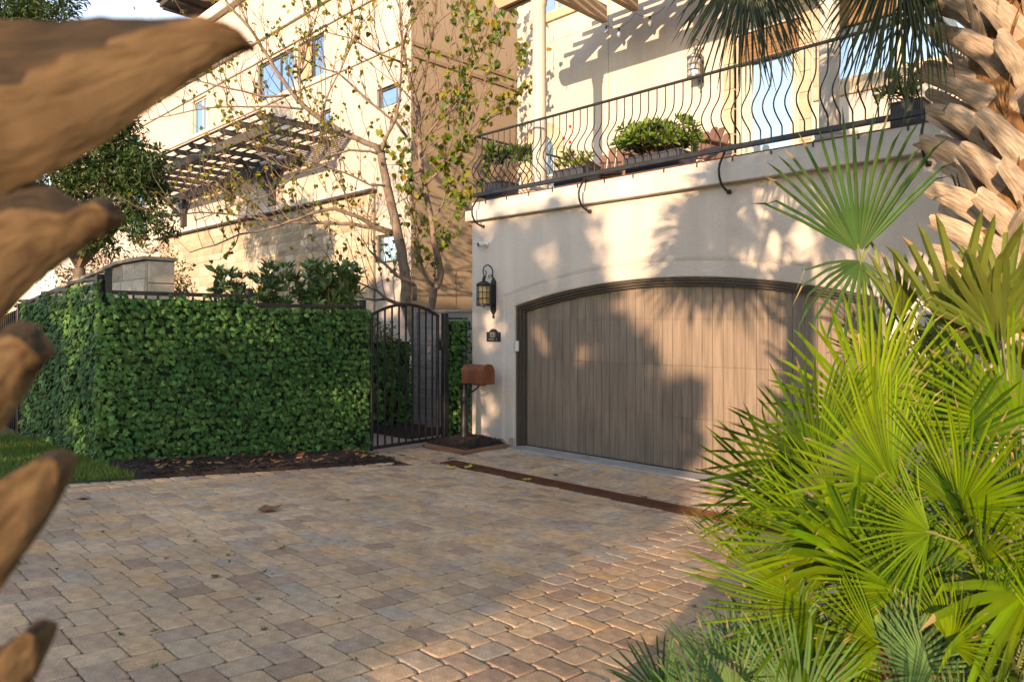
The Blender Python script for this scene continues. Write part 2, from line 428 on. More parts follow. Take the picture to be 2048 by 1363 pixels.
# ------------------------------------------------------------------ measured limbs and fronds (metres)
LIMBS_NEAR=[[(-1.93,0.57,0.7,0.094),(-1.94,0.53,1.4,0.091),(-2.04,0.41,1.92,0.088),(-2.02,0.39,2.37,0.084),(-2.05,0.33,2.81,0.081),(-2.09,0.26,3.17,0.078),(-2.13,0.19,3.52,0.074),(-2.16,0.14,3.78,0.071),(-2.15,0.11,3.86,0.068),(-2.2,0.03,4.36,0.064)],
[(-2.2,0.03,4.36,0.056),(-2.23,-0.06,4.47,0.052),(-2.51,-0.4,4.63,0.047),(-2.79,-0.73,4.89,0.042),(-2.99,-1,5.17,0.038),(-3.06,-1.13,5.35,0.033),(-3.19,-1.32,5.68,0.029),(-3.35,-1.54,6.14,0.024),(-3.62,-1.86,6.63,0.02),(-3.71,-2.01,6.97,0.016)],
[(-2.98,-1.16,5.21,0.022),(-3.18,-1.45,5.16,0.019),(-3.37,-1.73,5.23,0.017),(-3.56,-2.01,5.28,0.014),(-3.75,-2.29,5.35,0.011),(-4.02,-2.65,5.16,0.009),(-4.16,-2.89,4.97,0.006)],
[(-2.82,-1,4.99,0.02),(-3.06,-1.27,5.02,0.018),(-3.29,-1.51,5.02,0.016),(-3.62,-1.86,5.01,0.013),(-3.95,-2.21,4.96,0.011),(-4.22,-2.5,4.86,0.009),(-4.43,-2.72,4.79,0.006)],
[(-2.2,0.03,4.37,0.032),(-2.11,0.09,4.66,0.028),(-1.99,0.18,4.94,0.023),(-1.93,0.21,5.29,0.019),(-1.9,0.21,5.68,0.014),(-1.87,0.22,6.31,0.01)],
[(-2.14,0.51,4.7,0.026),(-2.18,0.33,4.91,0.024),(-2.28,0.09,5.08,0.021),(-2.46,-0.23,5.37,0.019),(-2.61,-0.51,5.63,0.016),(-2.79,-0.84,5.72,0.013),(-3.02,-1.2,5.9,0.011)],
[(-2.19,0.45,5.93,0.025),(-2.24,0.24,5.97,0.02),(-2.33,-0.03,6.03,0.016),(-2.49,-0.36,6.19,0.012),(-2.68,-0.72,6.25,0.008)],
[(-2.23,0.28,3.12,0.041),(-2.34,0.01,3.2,0.037),(-2.44,-0.24,3.34,0.033),(-2.62,-0.57,3.46,0.029),(-2.74,-0.84,3.38,0.025),(-3.03,-1.28,3.16,0.022),(-3.15,-1.56,3.05,0.018),(-3.27,-1.83,2.99,0.014),(-3.42,-2.14,2.81,0.011),(-3.58,-2.45,2.69,0.008)],
[(-2.23,0.28,3.09,0.037),(-2.41,0.01,3.19,0.033),(-2.59,-0.24,3.24,0.029),(-2.91,-0.65,3.25,0.026),(-3.08,-0.91,3.24,0.022),(-3.37,-1.28,3.28,0.018),(-3.71,-1.7,3.35,0.015),(-4.04,-2.11,3.38,0.011),(-4.37,-2.52,3.29,0.008)],
[(-2.2,0.03,4.34,0.024),(-2.25,-0.14,4.38,0.022),(-2.41,-0.42,4.38,0.019),(-2.67,-0.79,4.2,0.017),(-2.87,-1.11,3.95,0.015),(-3.07,-1.43,3.62,0.012),(-3.37,-1.85,3.45,0.01),(-3.73,-2.31,3.2,0.008)],
[(-1.81,0.41,2.24,0.032),(-1.83,0.28,2.32,0.029),(-1.88,0.11,2.38,0.026),(-1.94,-0.06,2.55,0.023),(-2,-0.22,2.68,0.02),(-2,-0.34,2.77,0.017)],
[(-1.89,0.47,2.01,0.037),(-1.81,0.41,2.24,0.032)],
[(-2.01,0.36,1.92,0.037),(-2.04,0.19,1.96,0.032),(-2.06,0.03,2.02,0.027),(-2.07,-0.13,2.14,0.022),(-2.09,-0.28,2.2,0.017),(-2.21,-0.54,2.3,0.012),(-2.34,-0.81,2.39,0.008)],
[(-2.15,0.08,2.02,0.024),(-2.16,-0.12,2,0.019),(-2.17,-0.31,2.02,0.013),(-2.27,-0.6,2.11,0.008)],
[(-2.46,-0.79,4.09,0.012),(-2.64,-1.16,3.94,0.01),(-2.74,-1.44,4.03,0.008),(-2.94,-1.82,4.22,0.005)],
[(-2.63,-0.82,4.82,0.016),(-2.5,-0.72,5.28,0.013),(-2.31,-0.57,5.74,0.011),(-2.12,-0.42,6.36,0.009),(-2.04,-0.38,6.89,0.006)],
[(-2.86,-1.04,5.09,0.013),(-2.83,-1.05,5.51,0.011),(-2.7,-0.95,6.05,0.009),(-2.57,-0.86,6.59,0.007),(-2.49,-0.82,6.89,0.005)],
[(-2.12,0.11,3.84,0.021),(-2.2,-0.18,3.83,0.018),(-2.35,-0.54,3.99,0.015),(-2.55,-0.95,4.12,0.013),(-2.8,-1.4,4.27,0.01),(-3.09,-1.9,4.39,0.008),(-3.26,-2.28,4.42,0.005)],
[(-2.91,-1.51,3.2,0.011),(-3,-1.74,3.34,0.009),(-3.1,-1.97,3.51,0.006),(-3.21,-2.23,3.75,0.004)],
[(-3.15,-1.89,2.98,0.011),(-3.16,-1.94,2.81,0.009),(-3.24,-2.06,2.65,0.007),(-3.26,-2.13,2.58,0.005)],
[(-2.52,-0.29,3.23,0.012),(-2.55,-0.41,3.68,0.01),(-2.67,-0.62,4.15,0.008),(-2.66,-0.71,4.37,0.006)]]
LIMBS_FAR=[[(-2.21,1,1.17,0.073),(-2.18,1,1.69,0.07),(-2.14,1.01,1.87,0.067),(-2.09,1.03,2.21,0.065),(-2.01,1.08,2.34,0.062),(-1.97,1.09,2.49,0.059),(-2,1.04,2.77,0.057),(-2.03,0.98,3.04,0.054),(-2.03,0.95,3.32,0.051),(-2.06,0.9,3.59,0.049),(-2.09,0.84,3.95,0.046),(-2.12,0.78,4.28,0.044),(-2.12,0.75,4.64,0.041),(-2.12,0.72,5.23,0.038),(-2.18,0.64,5.58,0.036),(-2.22,0.57,5.86,0.033)],
[(-2.06,1,2.28,0.025),(-2.1,0.93,2.36,0.023),(-2.13,0.86,2.49,0.02),(-2.15,0.8,2.69,0.018),(-2.15,0.76,2.94,0.016),(-2.15,0.72,3.23,0.013),(-2.17,0.66,3.52,0.011),(-2.2,0.59,3.85,0.008)],
[(-2.03,0.97,2.26,0.025),(-2.07,0.85,2.4,0.022),(-2.08,0.75,2.6,0.019),(-2.1,0.66,2.85,0.017),(-2.06,0.61,3.17,0.014),(-2.06,0.53,3.41,0.011),(-2.06,0.45,3.65,0.008)],
[(-2.22,0.57,5.86,0.025),(-2.24,0.5,6.25,0.02),(-2.25,0.45,6.66,0.016),(-2.24,0.41,7.22,0.012)],
[(-2.09,0.7,5.22,0.022),(-1.97,0.75,5.67,0.018),(-1.87,0.77,6.15,0.015),(-1.77,0.8,6.62,0.012),(-1.69,0.81,7.17,0.008)],
[(-2.07,0.71,4.62,0.022),(-1.8,0.82,4.9,0.019),(-1.5,0.94,5.23,0.016),(-1.21,1.06,5.64,0.013),(-0.92,1.18,6.08,0.01),(-0.69,1.23,6.59,0.007)],
[(-2.01,0.78,3.93,0.023),(-1.74,0.88,4.16,0.021),(-1.51,0.95,4.38,0.018),(-1.31,0.99,4.55,0.016),(-1.05,1.08,4.73,0.014),(-0.79,1.17,4.97,0.011),(-0.57,1.23,5.21,0.009),(-0.33,1.31,5.49,0.007)],
[(-2,0.92,3.36,0.017),(-1.8,0.98,3.6,0.015),(-1.69,0.95,3.75,0.013),(-1.56,0.94,3.89,0.01),(-1.4,0.96,4.2,0.008),(-1.23,0.98,4.5,0.006)],
[(-1.99,0.94,3.11,0.013),(-1.81,0.94,3.22,0.011),(-1.6,0.97,3.34,0.009),(-1.36,1.03,3.34,0.008),(-1.18,1.04,3.37,0.006)],
[(-1.97,0.96,2.36,0.012),(-1.9,0.88,2.68,0.01),(-1.75,0.89,3,0.008),(-1.62,0.88,3.16,0.007),(-1.45,0.9,3.31,0.005)],
[(-2.04,0.75,4.18,0.017),(-2.08,0.52,4.07,0.013),(-2.09,0.33,4.21,0.01),(-2.15,0.08,4.18,0.006)],
[(-2.06,0.73,4.43,0.015),(-1.89,0.81,4.75,0.014),(-1.7,0.9,4.98,0.012),(-1.47,1.03,5.29,0.011),(-1.36,1.04,5.92,0.009),(-1.28,1.02,6.54,0.008),(-1.21,1.01,7,0.006)],
[(-2.09,0.7,5.22,0.017),(-2.17,0.54,5.41,0.015),(-2.27,0.36,5.6,0.013),(-2.36,0.18,5.95,0.011),(-2.4,0.05,6.42,0.008),(-2.38,-0.01,7.04,0.006)],
[(-2.06,0.73,4.35,0.015),(-1.66,0.92,4.65,0.013),(-1.27,1.12,4.76,0.011),(-1.05,1.13,5.22,0.009),(-0.8,1.18,5.81,0.007),(-0.59,1.19,6.23,0.005)],
[(-2.07,0.71,4.93,0.013),(-1.79,0.92,5.42,0.011),(-1.64,1.01,5.98,0.009),(-1.57,1,6.46,0.007),(-1.41,1.08,6.93,0.006)],
[(-2.13,0.66,5.43,0.013),(-1.97,0.77,5.92,0.01),(-1.97,0.72,6.49,0.008),(-2,0.65,7.05,0.006)]]
FRONDS=[
 ('s',(6.01, -2.56, 2.0),(-0.027, -0.204, 0.979),0.74,30,165),
 ('sd',(6.02, -2.55, 1.96),(-0.024, -0.521, -0.853),0.42,16,150),
 ('s2',(6.63, -3.2, 1.51),(0.145, -0.097, 0.985),0.62,15,120),
 ('s2',(6.3, -2.83, 1.62),(0.074, -0.271, 0.96),0.41,12,100),
 ('sw',(6.6, -4.29, 0.78),(-0.273, -0.114, 0.955),0.44,6,60),
 ('sw',(6.61, -4.28, 0.78),(-0.44, -0.622, 0.648),0.39,5,60),
 ('sw',(7.03, -4.08, 0.79),(-0.337, -0.926, -0.168),0.47,6,60),
 ('sw',(6.61, -4.28, 0.8),(0.251, -0.408, -0.878),0.32,3,30),
 ('c',(6.45, -3.66, 1.2),(-0.172, -0.413, 0.894),0.58,34,170),
 ('c',(6.88, -3.38, 1.19),(-0.14, -0.386, 0.912),0.57,34,170),
 ('c',(6.35, -3.97, 1.07),(-0.346, -0.769, 0.538),0.52,28,150),
 ('c',(6.63, -4.05, 1.05),(-0.375, -0.645, 0.666),0.48,34,180),
 ('c',(6.83, -4.06, 1.0),(0.145, -0.217, 0.965),0.41,34,190),
 ('c',(6.51, -4.38, 0.68),(-0.464, -0.835, 0.297),0.54,32,130),
 ('c',(6.94, -3.75, 0.96),(0.23, -0.197, 0.953),0.3,28,170),
 ('c',(6.24, -3.94, 0.89),(-0.475, -0.753, 0.456),0.5,22,110),
 ('c',(6.81, -4.3, 0.97),(-0.582, -0.787, 0.205),0.29,26,150),
 ('c',(6.49, -4.05, 0.91),(-0.483, -0.805, 0.345),0.43,26,130),
 ('c',(6.66, -3.46, 1.1),(-0.022, -0.179, 0.984),0.45,30,160),
 ('c',(6.5, -4.18, 0.82),(-0.542, -0.814, 0.209),0.48,24,110),
 ('c',(6.89, -4.07, 0.83),(-0.114, -0.511, 0.852),0.35,26,150),
 ('c',(6.71, -4.25, 0.75),(-0.442, -0.649, 0.619),0.34,26,150),
 ('c',(6.96, -4.15, 0.7),(-0.128, -0.426, 0.895),0.23,24,150),
 ('c',(6.7, -4.4, 0.62),(-0.428, -0.889, 0.165),0.3,26,150),
 ('c',(6.88, -4.37, 0.67),(0.293, -0.252, 0.922),0.24,26,170),
 ('b',(6.26, -4.91, 0.48),(-0.222, -0.489, 0.844),0.23,20,110),
 ('b',(6.41, -4.76, 0.45),(-0.164, -0.361, 0.918),0.3,24,100),
 ('b',(6.57, -4.67, 0.45),(-0.029, -0.235, 0.971),0.34,24,85),
 ('b',(6.87, -4.52, 0.63),(-0.496, -0.767, 0.406),0.22,26,140),
 ('b',(6.41, -4.97, 0.49),(-0.119, -0.396, 0.911),0.25,14,60),
 ('h',(5.28, -2.44, 3.96),(-0.012, -0.084, -0.996),0.83,40,170),
 ('h',(5.3, -2.27, 4.15),(0.162, -0.012, -0.987),0.8,30,150),
 ('h',(6.08, -2.07, 3.93),(-0.173, -0.173, -0.97),0.87,26,120),
 ('h',(6.17, -1.91, 3.81),(-0.095, -0.169, -0.981),0.95,22,80),
]
FALLEN= [(2.47, -4.32, 0), (1.46, -5.19, 0), (1.42, -1.57, 1), (1.44, -1.37, 1), (2.29, -1.3, 1), (2.4, -0.98, 0), (2.08, 0.02, 0), (2.35, -0.1, 0), (3.62, -1.15, 0), (3.8, -5.2, 0), (2.41, -3.52, 0), (2.29, -1.06, 0), (1.88, -4.15, 0), (3.55, -1.91, 0), (2.4, -2.2, 0), (2.57, -2.45, 0), (2.55, -2.21, 0), (2.73, -2.13, 0), (4.1, -4.48, 2), (4.3, -5.44, 2), (2.58, -5.02, 0), (4.34, -4.46, 2)]

# ------------------------------------------------------------------ ground and driveway
SL = 0.085
def zg(y): return SL * max(0.0, -1.38 - y) if y > -9 else SL * 7.62

g = MB()
ys = [260, 60, 12, 3, -0.1, -1.38, -3, -5, -7, -9, -14, -30, -90, -260]
xs = [-260, -80, -30, -12, -4, 0, 6, 12, 30, 80, 260]
vv = [(x, y, zg(y) - 0.07) for y in ys for x in xs]
nx = len(xs)
ff = [(j*nx + i, (j+1)*nx + i, (j+1)*nx + i + 1, j*nx + i + 1) for j in range(len(ys)-1) for i in range(nx-1)]
g.add(vv, ff)
ground = struct(g.build('ground', M_['soil']))

def slab(rects, dz, thick=0.03):
    m = MB()
    for (x0, x1, y0, y1) in rects:
        n = max(1, int((y1 - y0) / 0.4))
        cuts = sorted(set([y0 + (y1 - y0) * i / n for i in range(n + 1)] + ([-1.38] if y0 < -1.38 < y1 else [])))
        for a, b in zip(cuts[:-1], cuts[1:]):
            m.add([(x0, a, zg(a)+dz), (x1, a, zg(a)+dz), (x1, b, zg(b)+dz), (x0, b, zg(b)+dz)], [(0, 1, 2, 3)])
    return m

XL, XR = 0.965, 5.95
RECTS = [(XL, XR, -8.4, -1.392), (-0.06, XL, -1.70, -1.392), (-0.06, 0.75, -1.392, -0.84), (0.75, XL, -1.392, -1.14), (0.76, XR, -1.135, -0.15)]
driveway = struct(slab([(-0.1, XR + 0.16, -8.5, -1.6), (-0.1, XR + 0.16, -1.6, -1.38), (-0.1, 0.96, -1.38, -0.14), (0.96, XR + .16, -1.145, -0.14)], -0.016).build('driveway', M_['sand']))

def paver_template(L, W, seed, bev=0.0045, corner=0.016):
    r = random.Random(seed)
    a, b = L / 2, W / 2
    out = []
    for sx, sy, st in ((1, 1, 0), (-1, 1, 1), (-1, -1, 2), (1, -1, 3)):
        c = corner * r.uniform(.7, 1.4)
        for k in range(3):
            an = math.pi / 2 * (st + k / 2)
            out.append((sx * (a - c) + c * math.cos(an) + r.uniform(-.0018, .0018), sy * (b - c) + c * math.sin(an) + r.uniform(-.0018, .0018)))
    n = len(out)
    v = [(x, y, -0.05) for x, y in out]
    v += [(x, y, -bev) for x, y in out]
    k1 = (a - .010) / a; k2 = (b - .010) / b
    tilt = (r.uniform(-.008, .008), r.uniform(-.008, .008)); dz = r.uniform(-.0015, .0015)
    v += [(x * k1, y * k2, dz + tilt[0] * x + tilt[1] * y) for x, y in out]
    v += [(0, 0, dz + 0.0015)]
    f = []
    for i in range(n):
        j = (i + 1) % n
        f.append((i, j, n + j, n + i)); f.append((n + i, n + j, 2*n + j, 2*n + i)); f.append((2*n + i, 2*n + j, 3*n))
    return v, f

PL, PW, GAP = 0.184, 0.126, 0.003
stones = []
for i in range(-110, 150):
    for j in range(-70, 70):
        ox = i * PW + j * PL; oy = i * PW - j * PL
        stones.append((ox, ox + PL, oy, oy + PW))
        stones.append((ox + PL, ox + PL + PW, oy + PW - PL, oy + PW))
cut = []
for (x0, x1, y0, y1) in stones:
    x0 += 0.3; x1 += 0.3
    if x1 < -0.2 or x0 > 6.2 or y1 < -8.5 or y0 > 0: continue
    best = None
    for (a, b, c, d) in RECTS:
        q = (max(x0, a), min(x1, b), max(y0, c), min(y1, d))
        if q[1] - q[0] > 0.04 and q[3] - q[2] > 0.04:
            ar = (q[1] - q[0]) * (q[3] - q[2])
            if best is None or ar > best[0]: best = (ar, q)
    if best: cut.append(best[1])
# border stones along the lawn and the planting bed
for k in range(40):
    y = -8.3 + k * 0.158
    if y > -2.45: break
    cut.append((0.80, 0.955, y, y + 0.152))
bord = []
for k in range(42):
    y = -8.3 + k * 0.158
    bord.append((XR + 0.005, XR + 0.155, y, y + 0.152))
cut += bord

def in_view(p):
    q = Vector(p) - CAM
    X = q.x * 0.7129 + q.y * 0.7013; Y = -q.x * 0.7013 + q.y * 0.7129
    if Y < 0.3: return None
    u, w = X / Y, q.z / Y
    return Y if abs(u) < 0.735 and -0.52 < w < 0.47 else None

TEMPL = {}
for o_ in ('h', 'v'):
    for k in range(8):
        TEMPL[o_, k] = paver_template(PL if o_ == 'h' else PW, PW if o_ == 'h' else PL, 31 * k + (7 if o_ == 'h' else 0))
PMESH = {}
for key, (tv, tf) in TEMPL.items():
    me = bpy.data.meshes.new('paver'); me.from_pydata(tv, [], tf); me.materials.append(M_['paver'])
    
    PMESH[key] = me
cand = []
for q in cut:
    cx_, cy_ = (q[0] + q[1]) / 2, (q[2] + q[3]) / 2
    z = zg(cy_)
    d = in_view((cx_, cy_, z))
    hid = cx_ > 6.2 - 0.0 or (cx_ > 5.3 and cy_ > -3.2)
    cand.append((d if d and not hid else 1e3 + rng.random(), q))
cand.sort(key=lambda t: t[0])
rows = {}
for n_, (d, q) in enumerate(cand):
    cx_, cy_ = (q[0] + q[1]) / 2, (q[2] + q[3]) / 2
    w, h = q[1] - q[0], q[3] - q[2]
    o_ = 'h' if w >= h else 'v'
    k = rng.randrange(8)
    bw, bh = (PL, PW) if o_ == 'h' else (PW, PL)
    slope = -math.atan(SL) if cy_ < -1.38 else 0.0
    M = Matrix.Translation((cx_, cy_, zg(cy_) + U(-.0015, .0015))) @ Euler((slope + U(-.004, .004), U(-.006, .006), U(-.006, .006))).to_matrix().to_4x4() @ Matrix.Diagonal(((w - GAP) / bw, (h - GAP) / bh, 1, 1))
    if n_ < 300:
        o = link('paver', PMESH[o_, k], driveway); o.matrix_local = M
    else:
        rows.setdefault('all', MB()).add([M @ Vector(p) for p in TEMPL[o_, k][0]], TEMPL[o_, k][1])
o = rows['all'].build('paver_field', M_['paver'], driveway)
o['kind'] = 'stuff'
# curved border stones towards the gate
for k, (x, y, a) in enumerate([(.865, -2.38, 6), (.84, -2.22, 12), (.795, -2.07, 22), (.73, -1.935, 33), (.64, -1.82, 47), (.52, -1.735, 62), (.38, -1.69, 78), (.225, -1.675, 88), (.07, -1.675, 90)]):
    o = link('paver', PMESH['h', k % 8], driveway)
    o.matrix_local = Matrix.Translation((x, y, zg(y) + .004)) @ Euler((-math.atan(SL) if y < -1.38 else 0, 0, R(a))).to_matrix().to_4x4() @ Matrix.Diagonal((.66, .97, 1, 1))

# trench drain
td = thing('trench_drain', 'long rusty iron grate drain set in the pavers before the garage', 'drain', (0.97, -1.262, 0))
m = MB()
for a, b in ((-1.376, -1.362), (-1.162, -1.148)): m.box(0.965, XR, a, b, -0.10, 0.004)
m.box(0.965, 0.977, -1.362, -1.162, -0.10, 0.004); m.box(XR - .012, XR, -1.362, -1.162, -.1, .004)
m.build('frame', M_['rust'], td)
m = MB(); m.box(0.96, XR, -1.36, -1.164, -0.14, -0.10); m.build('channel', M_['ivyback'], td)
gx = 0.982
gl = (XR - 0.014 - gx) / 10
gme = None
for k in range(10):
    if gme is None:
        m = MB()
        for j in range(5):
            y = -1.356 + j * 0.0455
            m.box(gx, gx + gl - 0.006, y, y + 0.012, -0.028, 0.001)
        for j in range(17):
            x = gx + 0.004 + j * (gl - .024) / 16
            m.box(x, x + 0.007, -1.360, -1.164, -0.026, -0.010)
        o = m.build('grate', M_['rust'], td); gme = o.data
    else:
        o = link('grate', gme, td); o.location = (k * gl, 0, 0)

# mulch beds, turf, path
def bed(name, x0, x1, y0, y1, hz, mt, dx=0.06, amp=0.02, kind='structure', zf=None):
    m = MB()
    nxx = max(2, int((x1 - x0) / dx)); nyy = max(2, int((y1 - y0) / dx))
    vs = []
    for j in range(nyy + 1):
        for i in range(nxx + 1):
            x = x0 + (x1 - x0) * i / nxx; y = y0 + (y1 - y0) * j / nyy
            e = min(i, nxx - i, j, nyy - j)
            vs.append((x, y, (zf(x, y) if zf else zg(y)) + (hz * min(1, e / 2) - 0.02 * (e == 0)) + U(-amp, amp) * (e > 0)))
    fs = [(j*(nxx+1)+i, j*(nxx+1)+i+1, (j+1)*(nxx+1)+i+1, (j+1)*(nxx+1)+i) for j in range(nyy) for i in range(nxx)]
    m.add(vs, fs)
    return tag(m.build(name, mt, None, smooth=True), kind=kind)

bed('mulch_bed', -0.16, 0.79, -4.62, -1.76, 0.035, M_['mulch'])
bed('mulch_bed', XR + .15, 9.6, -8.4, -0.12, 0.02, M_['mulch'], dx=.12)
def zturf(x, y): return zg(y) + 0.02 + 0.03 * min(0, x)
bed('lawn', -9.0, 0.79, -8.6, -4.62, 0.0, M_['grassbed'], dx=.2, amp=.012, zf=zturf)
m = MB(); m.box(-4.4, -0.14, -1.75, 0.36, -0.06, -0.012); struct(m.build('path', M_['path']))
bed('mulch_bed', -1.9, -0.72, -0.55, 0.33, 0.05, M_['mulch'])
bed('mulch_bed', -4.2, -0.2, -4.5, -1.75, 0.0, M_['mulch'], dx=.15, zf=lambda x, y: zg(y) - .04)

def chips(name, n, fx, mt, l0=.02, l1=.06, kind='stuff'):
    tv = [(-.12, -.5, 0), (.12, -.5, 0), (.14, .5, .05), (-.10, .5, .03), (0, 0, .12)]
    tf = [(0, 1, 4), (1, 2, 4), (2, 3, 4), (3, 0, 4)]
    P, D, Nn, S = [], [], [], []
    for _ in range(n):
        p = fx()
        if p is None: continue
        P.append(p); a = U(0, 6.28)
        D.append((math.cos(a), math.sin(a), U(-.35, .35))); Nn.append((U(-.4, .4), U(-.4, .4), 1)); S.append(U(l0, l1))
    return scatter(name, (tv, tf), frames(np.array(D), np.array(Nn)), P, S, mt, None, kind)
chips('mulch_chips', 3800, lambda: (lambda x, y: (x, y, zg(y) + .035 + U(0, .012)))(U(-.12, .75), U(-4.55, -1.80)), M_['chip'])
chips('mulch_chips', 3500, lambda: (lambda x, y: (x, y, zg(y) + .022 + U(0, .015)))(U(6.12, 8.2), U(-6.2, -1.0)), M_['chip'], .02, .07)

# turf blades
tv = [(-.06, 0, 0), (.06, 0, 0), (.045, .5, .07), (-.045, .5, .07), (.0, 1, .28)]
tf = [(0, 1, 2, 3), (3, 2, 4)]
P, D, Nn, S = [], [], [], []
for _ in range(26000):
    x, y = U(-4.6, .80), U(-6.4, -4.5)
    if y > -4.62 and x > -.2: continue
    if y > -4.58 and x > .3: continue
    P.append((x, y, zturf(x, y) - .005)); a = U(0, 6.28)
    D.append((U(-.5, .5), U(-.5, .5), 1)); Nn.append((math.cos(a), math.sin(a), 0)); S.append(U(.03, .075))
scatter('grass', (tv, tf), frames(np.array(D), np.array(Nn)), P, S, M_['grass'], None, 'stuff')

# ------------------------------------------------------------------ garage house
house = thing('garage_house', 'cream stucco house with an arched timber garage door under its balcony', 'house', (0, 0, 0))
XC, HW, APEX, SAG = 3.05, 2.237, 2.12, 0.275
AR = (HW * HW + SAG * SAG) / (2 * SAG); ZC = APEX - AR
def archz(x, o): return ZC + math.sqrt(max(0, (AR + o) ** 2 - (x - XC) ** 2))
def outline(o, n=48):
    x0, x1 = XC - HW - o, XC + HW + o
    pts = [(x0, 0.0)] + [(x0 + (x1 - x0) * i / n, archz(x0 + (x1 - x0) * i / n, o)) for i in range(n + 1)] + [(x1, 0.0)]
    return pts
def ring_strip(m, prof, mi=0):
    """prof: list of (offset, y); strips between successive rings"""
    rings = [[(x, y, z) for x, z in outline(o)] for o, y in prof]
    n = len(rings[0])
    vs = [p for r_ in rings for p in r_]
    fs = []
    for k in range(len(rings) - 1):
        for i in range(n - 1):
            fs.append((k*n + i, k*n + i + 1, (k+1)*n + i + 1, (k+1)*n + i))
    m.add(vs, fs, mi)
WX1, ZT = 5.80, 3.03
m = MB()
ring_strip(m, [(0.0, 0.16), (0.0, 0.036), (0.004, 0.024), (0.014, 0.017), (0.03, 0.015), (0.17, 0.015), (0.178, 0.012), (0.205, 0.001), (0.215, 0.0)])
ol = outline(0.215)
x0, zs0 = ol[1]; x1, zs1 = ol[-2]
m.add([(0.02, 0, 0), (x0, 0, 0), (x0, 0, zs0), (0.02, 0, zs0)], [(0, 1, 2, 3)])
m.add([(0.02, 0, zs0), (x0, 0, zs0), (x0, 0, ZT), (0.02, 0, ZT)], [(0, 1, 2, 3)])
m.add([(x1, 0, 0), (WX1, 0, 0), (WX1, 0, zs1), (x1, 0, zs1)], [(0, 1, 2, 3)])
m.add([(x1, 0, zs1), (WX1, 0, zs1), (WX1, 0, ZT), (x1, 0, ZT)], [(0, 1, 2, 3)])
arc = ol[1:-1]
vs = []
for x, z in arc: vs += [(x, 0, z), (x, 0, ZT)]
m.add(vs, [(2*i, 2*i + 2, 2*i + 3, 2*i + 1) for i in range(len(arc) - 1)])
m.add([(0, .02, 0), (.006, .006, 0), (.02, 0, 0), (0, .02, ZT), (.006, .006, ZT), (.02, 0, ZT)], [(0, 1, 4, 3), (1, 2, 5, 4)])
m.add([(0, .02, 0), (0, 7, 0), (0, 7, ZT), (0, .02, ZT)], [(3, 2, 1, 0)])
m.add([(WX1, 0, 0), (WX1, 7, 0), (WX1, 7, ZT), (WX1, 0, ZT)], [(0, 1, 2, 3)])
smooth_angle(m.build('garage_wall', M_['stucco'], house), 20)
m = MB()
m.cbox(0.70, 0.812, 0.004, 0.05, 0.0, 0.125, .02); m.cbox(0.62, 0.73, -0.012, 0.03, 0.0, 0.06, .015); m.cbox(0.02, 0.5, -0.008, 0.02, 0.0, 0.085, .01)
m.build('footing', M_['mortar'], house)
m = MB()
ring_strip(m, [(0.003, 0.055), (-0.028, 0.055), (-0.030, 0.085), (-0.034, 0.085), (-0.058, 0.085), (-0.060, 0.12), (-0.064, 0.12), (-0.086, 0.12), (-0.088, 0.24)])
m.build('door_frame', M_['frame'], house)
m = MB(); m.cbox(0.82, 5.28, -0.142, 0.25, -0.10, 0.012, .01); m.build('threshold', M_['concrete'], house)
DX0, DX1, NP = 0.904, 5.196, 35
m = MB()
dol = [(x, z) for x, z in outline(-0.075)]
m.prism([(x, z) for x, z in dol], 'y', 0.202, 0.23)
door = m.build('garage_door', M_['frame'], house)
rows_ = [0.022, 0.592, 1.157, 1.668]
pw = (DX1 - DX0) / NP
pk = {}
for r_ in range(4):
    for i in range(NP):
        xa, xb = DX0 + i * pw + 0.0022, DX0 + (i + 1) * pw - 0.0022
        y0 = 0.172
        m = MB()
        if r_ < 3:
            m.cbox(xa, xb, y0, 0.20, rows_[r_] + .0008, rows_[r_ + 1] - .0008, .0016)
        else:
            za, zb = archz(xa, -0.086), archz(xb, -0.086)
            if min(za, zb) < rows_[3] + .03: continue
            m.prism([(xa, rows_[3] + .0008), (xb, rows_[3] + .0008), (xb, zb), (xa, za)], 'y', y0, 0.20)
        m.build('plank', M_['plank'], door)
m = MB(); m.box(DX0, DX1, 0.165, 0.20, 0.012, 0.022); m.build('seal', M_['black'], door)
# ledge and balcony floor
m = MB(); m.cbox(-0.03, 5.86, -0.10, 2.19, ZT + .001, 3.175, .008); m.build('ledge', M_['cap'], house)
m = MB(); m.cbox(0.07, 5.80, -0.062, 2.188, 3.177, 3.287, .006); m.build('ledge_cap', M_['cap'], house)
m = MB(); m.box(0.075, 5.795, -0.066, -0.030, 3.2885, 3.2965); m.box(.075, .11, -.030, 2.15, 3.2885, 3.2965); m.build('drip_edge', M_['rust'], house)
m = MB()
for k in range(14): m.box(.35 + k * .4, .362 + k * .4, -.074, -.0635, 3.245, 3.287)
o = m.build('drip_clips', M_['iron'], house); o['kind'] = 'stuff'

